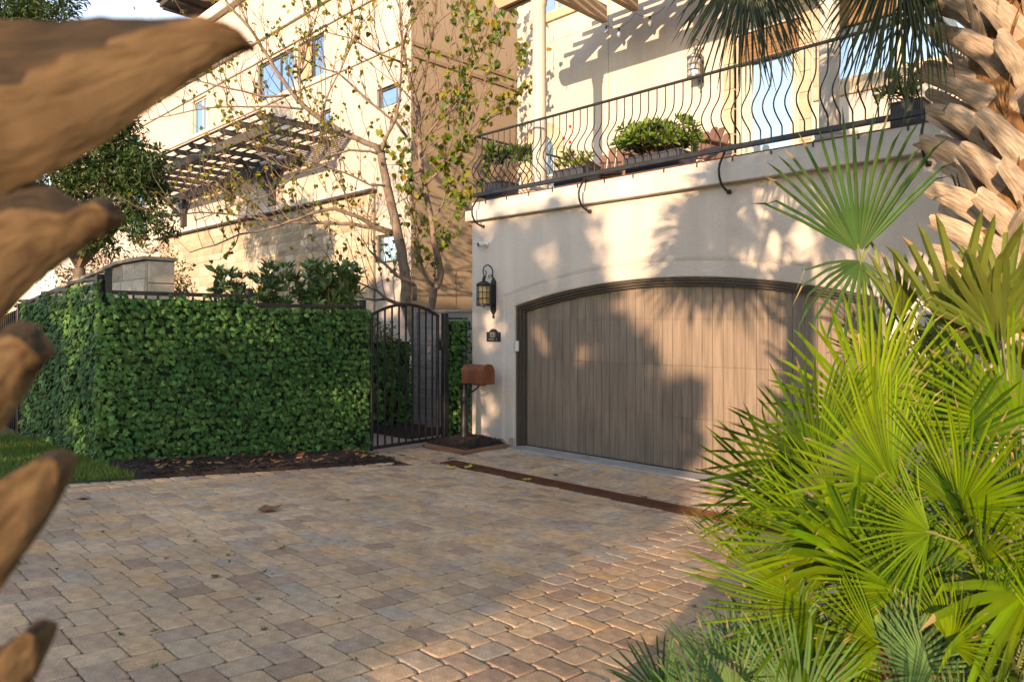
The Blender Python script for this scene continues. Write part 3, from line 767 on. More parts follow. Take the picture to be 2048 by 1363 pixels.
def wall_holes(m, x0, x1, z0, z1, y, holes, depth=0.14, mi=0):
    xs_ = sorted(set([x0, x1] + [h[0] for h in holes] + [h[1] for h in holes]))
    zs_ = sorted(set([z0, z1] + [h[2] for h in holes] + [h[3] for h in holes]))
    for a, b in zip(xs_[:-1], xs_[1:]):
        for c, d in zip(zs_[:-1], zs_[1:]):
            mx_, mz_ = (a + b) / 2, (c + d) / 2
            if any(h[0] < mx_ < h[1] and h[2] < mz_ < h[3] for h in holes): continue
            m.add([(a, y, c), (b, y, c), (b, y, d), (a, y, d)], [(0, 1, 2, 3)], mi)
    for (a, b, c, d) in holes:
        e = y + depth
        m.add([(a,y,c),(b,y,c),(b,y,d),(a,y,d),(a,e,c),(b,e,c),(b,e,d),(a,e,d)], [(0,4,5,1),(1,5,6,2),(2,6,7,3),(3,7,4,0)], mi)

def window(parent, x0, x1, z0, z1, y, fm, gm, mull=(), bars=(), fw=0.05, dep=0.06):
    """frame with pane(s): mull = x positions of mullions"""
    m = MB()
    m.box(x0, x1, y, y + dep, z0, z0 + fw); m.box(x0, x1, y, y + dep, z1 - fw, z1)
    m.box(x0, x0 + fw, y, y + dep, z0 + fw, z1 - fw); m.box(x1 - fw, x1, y, y + dep, z0 + fw, z1 - fw)
    for q in mull: m.box(q - fw / 2, q + fw / 2, y + .003, y + dep, z0 + fw, z1 - fw)
    for q in bars: m.box(x0 + fw, x1 - fw, y + .005, y + dep, q - fw / 2, q + fw / 2)
    w = m.build('window', fm, parent)
    cuts = [x0 + fw] + [q for q in mull] + [x1 - fw]
    for a, b in zip(cuts[:-1], cuts[1:]):
        p = MB(); p.box(a + .002, b - .002, y + dep * .45, y + dep * .6, z0 + fw * .9, z1 - fw * .9); p.build('pane', gm, w)
    return w

UY = 2.2
holes = [(-.80, .02, 6.78, 8.3), (-.90, -.40, 3.30, 4.76), (2.80, 3.68, 3.30, 5.46), (3.96, 6.4, 4.53, 6.3)]
m = MB()
wall_holes(m, -1.24, 9.0, 3.0, 9.2, UY, holes)
m.add([(-1.24, UY, 0), (-1.24, 9, 0), (-1.24, 9, 9.2), (-1.24, UY, 9.2)], [(3, 2, 1, 0)])
m.add([(-1.24, UY, 0), (0, UY, 0), (0, UY, 3.0), (-1.24, UY, 3.0)], [(0, 1, 2, 3)])
m.add([(-1.24, UY, 9.2), (9, UY, 9.2), (9, 9, 9.2), (-1.24, 9, 9.2)], [(0, 1, 2, 3)])
m.add([(9, UY, 0), (9, 9, 0), (9, 9, 9.2), (9, UY, 9.2)], [(0, 1, 2, 3)])
m.build('upper_wall', M_['stucco'], house)
m = MB(); m.box(0.708, 0.716, UY - .004, UY, 3.29, 9.1); m.box(-1.23, .70, UY - .004, UY, 6.28, 6.287); m.build('control_joint', M_['mortar'], house)
window(house, -.80, .02, 6.78, 8.3, UY + .05, M_['whiteframe'], M_['glass'], mull=(-.39,))
m = MB(); m.cbox(-.92, .14, UY - .05, UY + .04, 6.62, 6.775, .01); m.build('sill', M_['trimstone'], house)
# arched opening with stone surround
w = window(house, -.90, -.40, 3.30, 4.76, UY + .06, M_['whiteframe'], M_['glass'], bars=(4.1,), fw=.035)
cxA, czA = -.65, 4.51
prev = None
for k in range(7):
    a0, a1 = math.pi * k / 7, math.pi * (k + 1) / 7
    m = MB()
    pol = [(cxA + .25 * math.cos(a0 + (a1 - a0) * t / 3), czA + .25 * math.sin(a0 + (a1 - a0) * t / 3)) for t in range(4)]
    pol += [(cxA + .47 * math.cos(a1 - (a1 - a0) * t / 3), czA + .47 * math.sin(a1 - (a1 - a0) * t / 3)) for t in range(4)]
    m.prism(pol, 'y', UY - .03, UY + .10); m.build('trim_stone', M_['trimstone'], house)
for sx in (-1, 1):
    for k in range(4):
        z0 = 3.30 + k * .302
        m = MB(); a, b = sorted((cxA + sx * .25, cxA + sx * .47)); m.cbox(a, b, UY - .03, UY + .10, z0, z0 + .298, .006); m.build('trim_stone', M_['trimstone'], house)
# french door
dr = MB()
dr.box(2.81, 2.87, UY + .05, UY + .11, 3.30, 5.45); dr.box(3.62, 3.675, UY + .05, UY + .11, 3.30, 5.45)
dr.box(2.87, 3.62, UY + .05, UY + .11, 5.36, 5.45)
fd = dr.build('door', M_['whiteframe'], house)
m = MB()
for a, b, c, d in ((2.88, 3.02, 3.31, 5.35), (3.55, 3.61, 3.31, 5.35), (3.02, 3.55, 3.31, 3.50), (3.02, 3.55, 5.27, 5.35)): m.box(a, b, UY + .06, UY + .10, c, d)
m.build('door_leaf', M_['whiteframe'], fd)
m = MB(); m.box(3.02, 3.55, UY + .075, UY + .085, 3.50, 5.27); m.build('pane', M_['glass'], fd)
m = MB(); m.tube([(2.95, UY + .05, 3.98), (2.95, UY + .01, 3.98), (3.05, UY + .01, 3.98)], .011, 8); m.box(2.93, 2.97, UY + .045, UY + .058, 3.9, 4.08); m.build('handle', M_['clear'], fd)
m = MB(); m.box(2.86, 3.66, UY + .012, UY + .045, 5.05, 5.44)
for k in range(7): m.box(2.858, 3.662, UY + .006, UY + .012, 5.07 + k * .055, 5.10 + k * .055)
m.build('shade', M_['valance'], house)
for (a, b, zz) in ((2.655, 2.80, 5.6), (3.68, 3.83, 5.6)):
    z = 3.30; k = 0
    while z < zz:
        h = .26 + .08 * (k % 2)
        m = MB(); m.cbox(a, b, UY - .028, UY + .06, z, min(zz, z + h) - .004, .006); m.build('trim_stone', M_['trimstone'], house); z += h; k += 1
for k in range(3):
    m = MB(); m.cbox(2.655 + k * .392, 2.655 + k * .392 + .388, UY - .028, UY + .06, 5.602, 5.80, .006); m.build('trim_stone', M_['trimstone'], house)
# wide window
window(house, 3.96, 6.4, 4.53, 6.3, UY + .05, M_['whiteframe'], M_['glass'], mull=(4.81, 5.62))
m = MB(); m.box(4.0, 4.79, UY + .01, UY + .045, 5.19, 6.25); m.box(4.83, 5.6, UY + .01, UY + .045, 5.42, 6.25)
for k in range(14): m.box(3.998, 4.792, UY + .005, UY + .01, 5.2 + k * .07, 5.235 + k * .07)
m.build('shade', M_['valance'], house)
for k in range(6):
    m = MB(); m.cbox(3.86 + k * .43, 3.86 + k * .43 + .426, UY - .04, UY + .05, 4.355, 4.525, .006); m.build('trim_stone', M_['trimstone'], house)
for k in range(5):
    m = MB(); m.cbox(3.86, 3.955, UY - .028, UY + .05, 4.53 + k * .34, 4.53 + k * .34 + .336, .006); m.build('trim_stone', M_['trimstone'], house)

# pergola over the balcony
pg = thing('balcony_pergola', 'tan timber pergola on round cream columns standing on the balcony', 'pergola', (1.14, 0.15, 3.287))
for x in (1.14, 4.82):
    m = MB(); m.lathe((x, .15, 3.287), [(.145, 0), (.145, .05), (.125, .07), (.13, .10), (.10, .13), (.09, .16), (.09, 1.2), (.086, 2.44), (.10, 2.46), (.10, 2.50), (.115, 2.54), (.115, 2.60)], 24)
    smooth_angle(m.build('column', M_['column'], pg), 35)
for y0, y1 in ((.07, .125), (.175, .23)):
    m = MB(); m.prism([(.36, 6.06), (.36, 6.15), (6.9, 6.15), (6.9, 5.89), (.47, 5.89), (.40, 5.96)], 'y', y0, y1); m.build('beam', M_['tanbeam'], pg)
for k in range(11):
    x = .78 + k * .56
    m = MB(); m.prism([(-.52, 6.40), (1.95, 6.40), (1.95, 6.152), (-.38, 6.152), (-.46, 6.21), (-.52, 6.30)], 'x', x, x + .095); m.build('rafter', M_['tanbeam'], pg)
for k in range(4):
    y = -.2 + k * .62
    m = MB(); m.box(.55, 6.9, y, y + .05, 6.402, 6.47); m.build('purlin', M_['tanbeam'], pg)

# ------------------------------------------------------------------ neighbouring house
nb = thing('neighbour_house', 'tall cream stucco house with a stone clad ground floor behind the fence', 'house', (-8, 2.4, 0))
NY = 2.4
nh = [(-11.33, -9.34, 7.66, 8.68), (-9.16, -7.9, 7.66, 8.66), (-15.76, -14.69, 7.6, 8.66), (-5.73, -4.93, 6.30, 6.74), (-5.74, -4.97, 2.94, 3.56), (-8.1, -7.6, 6.2, 6.75), (-22, -20.5, 7.6, 8.66), (-22, -20, 4.9, 6.6)]
m = MB(); wall_holes(m, -32, -4.5, 0, 11.0, NY, nh)
m.add([(-32, NY, 11.0), (-4.5, NY, 11.0), (-4.5, 14, 11.0), (-32, 14, 11.0)], [(0, 1, 2, 3)])
m.build('front_wall', M_['cream'], nb)
m = MB(); m.add([(-4.5, NY, 0), (-4.5, 14, 0), (-4.5, 14, 13.5), (-4.5, NY, 13.5)], [(0, 1, 2, 3)])
m.build('side_wall', M_['tan'], nb)
m = MB(); m.box(-4.498, -4.46, NY + .02, 14, 7.40, 7.48); m.box(-4.498, -4.46, NY + .02, 14, 7.16, 7.24); m.box(-4.499, -4.49, NY + .02, 14, 2.80, 2.815); m.box(-4.499, -4.49, 3.6, 3.615, 0.1, 2.8)
m.build('trim_band', M_['tantrim'], nb)
for z0, z1, dp in ((10.72, 11.02, .22), (9.30, 9.48, .10), (8.74, 8.86, .07), (7.48, 7.58, .06)):
    m = MB(); m.cbox(-32, -4.52, NY - dp, NY - .002, z0, z1, .02); m.build('cornice', M_['cap'], nb)
W_ = [((-11.33, -9.34, 7.66, 8.68), (-10.15,)), ((-9.16, -7.9, 7.66, 8.66), (-8.5,)), ((-15.76, -14.69, 7.6, 8.66), (-15.1,)), ((-5.73, -4.93, 6.30, 6.74), ()), ((-8.1, -7.6, 6.2, 6.75), ()), ((-22, -20.5, 7.6, 8.66), ()), ((-22, -20, 4.9, 6.6), ())]
for (a, b, c, d), mu in W_: window(nb, a, b, c, d, NY + .06, M_['frame'] if a > -14 else M_['whiteframe'], M_['glassn'], mull=mu)
window(nb, -5.74, -4.97, 2.94, 3.56, NY + .05, M_['frame'], M_['glass'])
m = MB(); m.box(-9.08, -8.55, NY + .03, NY + .055, 7.75, 8.6); m.build('shade', M_['tan'], nb)
# stone cladding
m = MB(); m.box(-18.5, -5.76, NY - .06, NY - .001, 0, 4.5); m.build('stone_backing', M_['mortar'], nb)
def stone_mesh(seed, name='stone'):
    r = random.Random(seed)
    n = 3
    vs, fs = [], []
    for j in range(n + 1):
        for i in range(n + 1):
            u, v = -.5 + i / n, -.5 + j / n
            e = (i in (0, n)) or (j in (0, n))
            vs.append((u + (0 if i in (0, n) else r.uniform(-.06, .06)), (-.25 if not e else 0) + r.uniform(-.2, .2) * (not e), v))
    fs = [(j*(n+1)+i, j*(n+1)+i+1, (j+1)*(n+1)+i+1, (j+1)*(n+1)+i) for j in range(n) for i in range(n)]
    b0 = len(vs)
    ring = [0, n, (n+1)*(n+1)-1, (n+1)*n]
    vs += [(vs[q][0], .8, vs[q][2]) for q in ring]
    edge = [list(range(0, n+1)), [j*(n+1)+n for j in range(n+1)], [(n+1)*n + i for i in range(n, -1, -1)], [j*(n+1) for j in range(n, -1, -1)]]
    for k in range(4):
        fs.append(tuple(reversed(edge[k])) + (b0 + k, b0 + (k + 1) % 4))
    me = bpy.data.meshes.new(name); me.from_pydata(vs, [], fs); me.materials.append(M_['stone'])
    return me
SM = [stone_mesh(k) for k in range(9)]
def stone_course(parent, x0, x1, z0, z1f, y, hmin, hmax, wmin, wmax, dep=.055, limit=290):
    n = 0; z = z0; o0 = ORG[parent]
    while z < 12:
        h = U(hmin, hmax); x = x0 + U(-.2, 0)
        if z + h * .5 > z1f(x1): break
        while x < x1:
            w = U(wmin, wmax)
            a, b = max(x, x0), min(x + w, x1)
            zt = min(z + h, z1f((a + b) / 2) - .005)
            if b - a > .08 and zt - z > .07:
                o = link('stone', SM[rng.randrange(9)], parent)
                o.location = Vector(((a + b) / 2, y, (z + zt) / 2)) - o0
                o.scale = (b - a - .022, dep * U(.75, 1.35), zt - z - .022)
                n += 1
                if n >= limit: return n
            x += w
        z += h
    return n
stone_course(nb, -17.6, -5.76, 1.25, lambda x: 4.5, NY - .064, .24, .36, .34, .72, limit=298, dep=.10)
m = MB(); m.cbox(-18.6, -5.7, NY - .22, NY - .001, 4.502, 4.56, .01); m.build('coping', M_['pergola'], nb)
m = MB(); m.cbox(-18.6, -5.7, NY - .17, NY - .001, 4.562, 4.70, .01); m.build('parapet_cap', M_['cap'], nb)
# upper roof
m = MB(); m.box(-16.0, -6, 2.9, 8, 11.0, 11.7); m.build('upper_storey', M_['cream'], nb)
m = MB()
m.box(-16.6, -5.4, 1.7, 9, 11.7, 11.86)
m.add([(-16.7, 1.6, 11.862), (-5.3, 1.6, 11.862), (-5.3, 9, 11.862), (-16.7, 9, 11.862), (-13, 5.3, 13.4), (-9, 5.3, 13.4)], [(0, 1, 5, 4), (1, 2, 5), (2, 3, 4, 5), (3, 0, 4)])
for k in range(14): m.box(-16.5 + k * .8, -16.42 + k * .8, 1.75, 2.9, 11.6, 11.699)
m.build('roof', M_['darkroof'], nb)

# pergola on the neighbour's terrace
pn = thing('terrace_pergola', 'weathered grey timber pergola fixed above the stone wall of the house behind', 'pergola', (-12, 2.0, 4.70))
for x in (-16.28, -10.36):
    m = MB(); m.cbox(x - .08, x + .08, NY - .16, NY - .005, 4.702, 5.62, .008); m.build('post', M_['pergola'], pn)
    for s_ in (-1, 1):
        m = MB(); m.tube([(x, NY - .09, 5.15), (x + s_ * .45, NY - .09, 5.61)], .05, 4); m.build('brace', M_['pergola'], pn)
    m = MB(); m.tube([(x, NY - .08, 5.0), (x, NY - .95, 5.83)], .06, 4); m.build('brace', M_['pergola'], pn)
m = MB(); m.cbox(-17.4, -8.9, NY - .15, NY - .02, 5.622, 5.86, .01); m.build('beam', M_['pergola'], pn)
m = MB(); m.cbox(-16.6, -6.75, .42, .54, 5.66, 5.86, .01); m.build('beam', M_['pergola'], pn)
for k in range(12):
    x = -6.70 - k * .88
    m = MB(); m.prism([(.12, 5.985), (2.36, 5.985), (2.36, 5.862), (.20, 5.862), (.12, 5.92)], 'x', x - .045, x + .015); m.build('rafter', M_['pergola'], pn)
for k in range(9):
    y = .16 + k * .262
    m = MB(); m.box(-16.6, -6.60, y, y + .06, 5.987, 6.012); m.build('slat', M_['pergola'], pn)

# garden wall of stone
gw = thing('garden_wall', 'stacked limestone garden wall with a sloping cap behind the ivy fence', 'wall', (-3.76, -3.0, 0))
def gtop(x): return 2.56 if x > -4.95 else 2.56 - (-4.95 - x) * .078
m = MB(); m.prism([(-12, -.1), (-3.80, -.1), (-3.80, 2.55), (-4.95, 2.55), (-12, 1.98)], 'y', -2.98, -2.6); m.build('wall_core', M_['mortar'], gw)
stone_course(gw, -10.5, -3.77, .9, gtop, -2.985, .18, .34, .25, .62, dep=.05, limit=190)
for k in range(5):
    z0 = .9 + k * .33
    m = MB(); m.cbox(-3.81, -3.765, -2.97, -2.6, z0, z0 + .32, .012); m.build('stone', M_['stone'], gw)
m = MB(); m.prism([(-12.0, 1.99), (-4.95, 2.562), (-3.75, 2.562), (-3.75, 2.61), (-4.97, 2.61), (-12, 2.04)], 'y', -3.05, -2.56); m.build('wall_cap', M_['mortar'], gw)

# ------------------------------------------------------------------ ivy screens, gate, fences
IVY_T = []
for s_ in range(4):
    r = random.Random(50 + s_)
    half = [(.22, -.16), (.58, .10), (.27, .36), (.47, .66), (.15, .64)]
    j = lambda: r.uniform(-.05, .05)
    right = [(x + j(), y + j()) for x, y in half]; left = [(-x + j(), y + j()) for x, y in reversed(half)]
    outl = [(0, 0)] + right + [(0, 1.0)] + left
    z = lambda x, y: .12 - .30 * abs(x) - .12 * y * y + r.uniform(-.02, .02)
    v = [(x, y, z(x, y)) for x, y in outl] + [(0, .35, .16)]
    IVY_T.append((v, [(i, (i + 1) % len(outl), len(outl)) for i in range(len(outl))]))

def ivy(parent, p0, along, out, length, z0f, z1f, dens, size=(.042, .066), single=0, streaks=(), name='leaf'):
    """leaves hung over the plane starting at p0 running along; z limits are functions of distance"""
    al, ou = np.array(along, float), np.array(out, float)
    area = length * (z1f(length / 2) - z0f(length / 2)); n = int(area * dens)
    sets = {0: [], 1: []}
    for i in range(n):
        t = U(-.03, length + .03); za, zb = z0f(t), z1f(t)
        row = U(0, 1)
        z = za + (zb - za) * row
        z = round(z / .068) * .068 + U(-.024, .024)
        if z < za - .02 or z > zb + .03: continue
        dep = U(0, .050)
        p = np.array(p0) + al * t + ou * dep; p[2] = z
        d = al * U(-.65, .65) + ou * U(.05, .55) + np.array((0, 0, U(-1.0, -.15)))
        nn = ou * 1.0 + al * U(-.8, .8) + np.array((0, 0, U(-.2, 1.1)))
        light = rng.random() < (.20 + max([0] + [.55 * math.exp(-((t - s_) / .13) ** 2) for s_ in streaks]))
        sets[1 if light else 0].append((p, d, nn, U(*size), dep))
    for k, mt in ((0, M_['ivy']), (1, M_['ivy_light'])):
        L_ = sorted(sets[k], key=lambda q: -(q[4] * 3 + q[3]))
        ns = int(single * (.75 if k == 0 else .25))
        sg, rest = L_[:ns * 2:2], L_[1:ns * 2:2] + L_[ns * 2:]
        if sg: singles(name, IVY_T, frames(np.array([q[1] for q in sg]), np.array([q[2] for q in sg])), [q[0] for q in sg], [q[3] for q in sg], mt, parent)
        for v in range(4):
            sub = rest[v::4]
            if sub: scatter('ivy_leaves', IVY_T[v], frames(np.array([q[1] for q in sub]), np.array([q[2] for q in sub])), [q[0] for q in sub], [q[3] for q in sub], mt, parent, 'stuff')

def sq(m, x, y, z0, z1, w): return m.cbox(x - w/2, x + w/2, y - w/2, y + w/2, z0, z1, .004)

fx = -0.19
iv = thing('ivy_fence', 'long iron fence covered in green ivy leaves, between the lawn corner and the arched gate', 'fence', (fx, -3.1, 0))
for y, zt in ((-4.55, 2.13), (-3.13, 1.985), (-1.66, 1.90)):
    m = MB(); sq(m, fx, y, zg(y) - .1, zt, .062); m.box(fx - .035, fx + .035, y - .035, y + .035, zt + .001, zt + .014); m.build('post', M_['iron'], iv)
for y0, y1, z in ((-4.515, -3.165, 1.925), (-3.095, -1.695, 1.832)):
    m = MB(); m.cbox(fx - .02, fx + .02, y0, y1, z - .028, z + .012, .003); m.build('rail', M_['iron'], iv)
    m = MB(); m.cbox(fx - .02, fx + .02, y0, y1, zg(y1) + .06, zg(y1) + .10, .003); m.build('rail', M_['iron'], iv)
    k = y0 + .08
    while k < y1 - .03:
        m = MB(); m.box(fx - .009, fx + .009, k - .009, k + .009, zg(y1) + .1, z - .03); m.build('picket', M_['iron'], iv); k += .115
m = MB(); m.box(fx + .034, fx + .038, -4.585, -3.17, .25, 1.86); m.box(fx + .034, fx + .038, -3.09, -1.66, .12, 1.74); m.build('backing_net', M_['ivyback'], iv)
ivy(iv, (fx + .03, -4.63, 0), (0, 1, 0), (1, 0, 0), 1.49, lambda t: zg(-4.63 + t) - .005, lambda t: 1.885, 1120, single=190, streaks=(.02,))
ivy(iv, (fx + .03, -3.13, 0), (0, 1, 0), (1, 0, 0), 1.50, lambda t: zg(-3.13 + t) - .005, lambda t: 1.80, 1120, single=100, streaks=())

lf = thing('ivy_fence', 'ivy covered iron fence turning back along the lawn, left of the tall corner post', 'fence', (-1.8, -4.58, 0))
def ltop(t): return 2.06 - .045 * int(t / 1.1) - .02 * t
for k in range(4):
    x = -.26 - k * 1.1
    m = MB(); sq(m, x, -4.60, .1, 2.09 - .07 * k, .062); m.build('post', M_['iron'], lf)
for k in range(3):
    x1_ = -.30 - k * 1.1
    m = MB(); m.cbox(x1_ - 1.03, x1_, -4.62, -4.58, 2.03 - .07 * k, 2.065 - .07 * k, .003); m.build('rail', M_['iron'], lf)
m = MB(); m.box(-3.25, -.155, -4.59, -4.586, .3, 1.84); m.build('backing_net', M_['ivyback'], lf)
ivy(lf, (-.15, -4.60, 0), (-1, 0, 0), (0, -1, 0), 3.1, lambda t: .35 - .028 * t, lambda t: 2.02 - .07 * int(t / 1.1), 980, size=(.042, .066), single=120, streaks=(.03, 1.1, 2.3))
pf = thing('picket_fence', 'black iron picket fence with a sloping run beyond the end of the ivy', 'fence', (-4.4, -4.6, 0))
for k in range(16):
    x = -3.62 - k * .12
    m = MB(); m.box(x - .011, x + .011, -4.61, -4.588, .22, 1.82 - k * .012); m.build('picket', M_['iron'], pf)
for z in (.36, 1.66):
    m = MB(); m.prism([(-3.58, z), (-5.5, z - .17), (-5.5, z - .135), (-3.58, z + .035)], 'y', -4.586, -4.56); m.build('rail', M_['iron'], pf)

ip = thing('ivy_fence', 'narrow ivy covered panel between the gate post and the house wall', 'fence', (-.16, -.1, 0))
m = MB(); m.cbox(-.18, -.145, -.34, .06, 1.68, 1.705, .003); m.build('rail', M_['iron'], ip)
m = MB(); m.box(-.165, -.16, -.33, .06, .05, 1.66); m.build('backing_net', M_['ivyback'], ip)
ivy(ip, (-.155, -.335, 0), (0, 1, 0), (1, 0, 0), .40, lambda t: .03, lambda t: 1.675, 900, single=60)

gt = thing('garden_gate', 'black wrought iron gate with an arched top and a scroll ornament', 'gate', (-.12, -1.05, 0))
GY0, GY1, GX = -1.595, -.495, -.12
def gz(y): return 1.72 + .147 * (1 - ((y - (GY0 + GY1) / 2) / ((GY1 - GY0) / 2)) ** 2)
for y in (GY0 + .018, GY1 - .018):
    m = MB(); sq(m, GX, y, .03, 1.72, .036); m.build('stile', M_['iron'], gt)
m = MB()
n = 24
vs, fs = [], []
for i in range(n + 1):
    y = GY0 + (GY1 - GY0) * i / n
    for dx, dz in ((-.018, -.018), (.018, -.018), (.018, .018), (-.018, .018)): vs.append((GX + dx, y, gz(y) + dz))
for i in range(n):
    for k in range(4): fs.append((i*4 + k, i*4 + (k+1) % 4, i*4 + 4 + (k+1) % 4, i*4 + 4 + k))
fs += [(0, 1, 2, 3), (n*4 + 3, n*4 + 2, n*4 + 1, n*4)]
m.add(vs, fs); m.build('arched_rail', M_['iron'], gt)
m = MB(); m.cbox(GX - .018, GX + .018, GY0 + .036, GY1 - .036, .045, .085, .003); m.build('bottom_rail', M_['iron'], gt)
for i in range(9):
    y = GY0 + (i + 1) * (GY1 - GY0) / 10
    m = MB(); m.box(GX - .009, GX + .009, y - .009, y + .009, .085, gz(y) - .018); b_ = m.build('bar', M_['iron'], gt)
    if i in (0, 2, 6, 8):
        m = MB(); m.lathe((GX, y, .88), [(.012, -.035), (.022, -.03), (.022, -.02), (.014, -.015), (.028, 0), (.014, .015), (.022, .02), (.022, .03), (.012, .035)], 10); m.build('collar', M_['iron'], b_)
m = MB()
yc = GY0 + 5 * (GY1 - GY0) / 10
def spiral(cy, cz, r0, a0, turns, s_):
    return [(GX - .012, cy + s_ * r0 * (1 - k / 22) * math.cos(a0 + turns * 2 * math.pi * k / 20), cz + r0 * (1 - k / 22) * math.sin(a0 + turns * 2 * math.pi * k / 20)) for k in range(20)]
for s_ in (-1, 1):
    m.tube(spiral(yc + s_ * .055, .93, .036, math.pi, 1.2, s_), .006, 5)
    m.tube(spiral(yc + s_ * .055, .79, .036, math.pi, -1.2, s_), .006, 5)
    m.tube(spiral(yc + s_ * .042, .68, .030, math.pi, 1.1, s_), .006, 5)
    m.tube([(GX - .012, yc + s_ * q[0], q[1]) for q in ((.0, 1.10), (.022, 1.05), (.012, .99), (.03, .95), (.012, .90), (.012, .83), (.032, .77), (.010, .71), (.0, .64))], .006, 5)
    m.tube(spiral(yc + s_ * .03, 1.055, .024, math.pi, 1.1, s_), .005, 5)
m.build('scroll_ornament', M_['iron'], gt)
gp = thing('gate_post', 'square black post carrying the gate lock beside the ivy panel', 'post', (-.12, -.38, 0))
m = MB(); sq(m, -.12, -.385, -.02, 1.765, .075); m.build('shaft', M_['iron'], gp)
m = MB(); m.cbox(-.165, -.075, -.475, -.425, 1.26, 1.40, .005); m.tube([(-.06, -.45, 1.33), (-.02, -.45, 1.33), (-.02, -.53, 1.33)], .011, 8); m.build('lock', M_['iron'], gp)

wf = thing('board_fence', 'grey horizontal board fence seen through the gate', 'fence', (-.9, .42, 0))
for k in range(7):
    m = MB(); m.cbox(-1.72, -.005, .40, .425, .02 + k * .254, .02 + k * .254 + .249, .004); m.build('board', M_['board'], wf)
m = MB(); m.cbox(-1.74, -.004, .37, .445, 1.80, 1.835, .004); m.build('cap_board', M_['board'], wf)
m = MB(); m.cbox(-1.83, -1.725, .37, .46, -.05, 1.86, .006); m.build('post', M_['board'], wf)

hg = thing('ivy_screen', 'low dark ivy screen at the back of the courtyard behind the gate', 'fence', (-1.85, -1.4, 0))
m = MB(); m.box(-1.9, -1.885, -3.4, .36, -.05, 1.34); m.build('backing_net', M_['ivyback'], hg)
ivy(hg, (-1.88, -3.3, 0), (0, 1, 0), (1, 0, 0), 3.66, lambda t: 0.0, lambda t: 1.36, 520, size=(.06, .10), single=0)

# ------------------------------------------------------------------ mailbox
mbx = thing('mailbox', 'rust red arched mailbox on a black cast post beside the garage wall', 'mailbox', (.25, -.357, .05))
m = MB(); m.lathe((.25, -.357, .05), [(.066, 0), (.060, .04), (.057, .12), (.046, .50), (.042, .53), (.052, .545), (.052, .565), (.042, .58), (.050, .60), (.042, .615), (.046, .635), (.034, .66), (.028, .70), (.026, 1.0), (.024, 1.13), (.030, 1.145), (.030, 1.165), (.018, 1.18), (.014, 1.195)], 20)
smooth_angle(m.build('post', M_['iron'], mbx), 50)
m = MB(); m.lathe((.25, -.357, 1.282), [(.008, -.04), (.022, -.03), (.033, -.012), (.034, .004), (.028, .02), (.014, .031), (.002, .034)], 16); m.build('finial', M_['iron'], mbx, smooth=True)
def arch_sec(w, h, n=12):
    r_ = w / 2
    return [(-r_, 0), (r_, 0)] + [(r_ * math.cos(math.pi * k / n), h - r_ + r_ * math.sin(math.pi * k / n)) for k in range(n + 1)]
sec = arch_sec(.19, .25)
BY, BZ = -.352, .838
m = MB(); m.prism([(BY + a, BZ + b) for a, b in sec], 'x', .292, .69)
smooth_angle(m.build('box', M_['copper'], mbx), 30)
sec2 = arch_sec(.204, .264)
m = MB(); m.prism([(BY + a, BZ - .004 + b) for a, b in sec2], 'x', .6905, .722)
dd = smooth_angle(m.build('door', M_['copper'], mbx), 30)
m = MB(); m.cbox(.7225, .735, BY - .02, BY + .02, BZ + .19, BZ + .215, .003); m.build('latch', M_['copper'], dd)
for x in (.40, .55):
    m = MB(); m.prism([(BY + a * 1.012, BZ - .001 + b * 1.008) for a, b in sec], 'x', x, x + .008); m.build('rib', M_['copper'], mbx)
m = MB(); m.cbox(.275, .64, BY - .03, BY + .03, BZ - .022, BZ - .001, .004)
m.tube([(.27 + .0, BY, .72), (.33, BY, .70), (.42, BY, .735), (.50, BY, .78), (.53, BY, .815)], .012, 8)
m.build('bracket', M_['iron'], mbx)
# mulch island with edging at the mailbox
m = MB(); m.cbox(-.05, .745, -.80, -.765, -.03, .045, .006); m.build('edging', M_['timber']); bpy.data.objects['edging']['kind'] = 'structure'
m = MB(); m.cbox(.712, .745, -.763, -.03, -.03, .04, .006); m.build('edging', M_['timber']); COL.objects[-1]['kind'] = 'structure'
bed('mulch_bed', -.14, .71, -.762, -.004, .05, M_['mulch'], dx=.04, amp=.012, zf=lambda x, y: .02 + .05 * math.exp(-((x - .28) ** 2 + (y + .3) ** 2) / .08))
chips('mulch_chips', 900, lambda: (lambda x, y: (x, y, .07 + .05 * math.exp(-((x - .28) ** 2 + (y + .3) ** 2) / .08) + U(-.004, .012)))(U(-.1, .70), U(-.75, -.02)), M_['chip'], .02, .055)

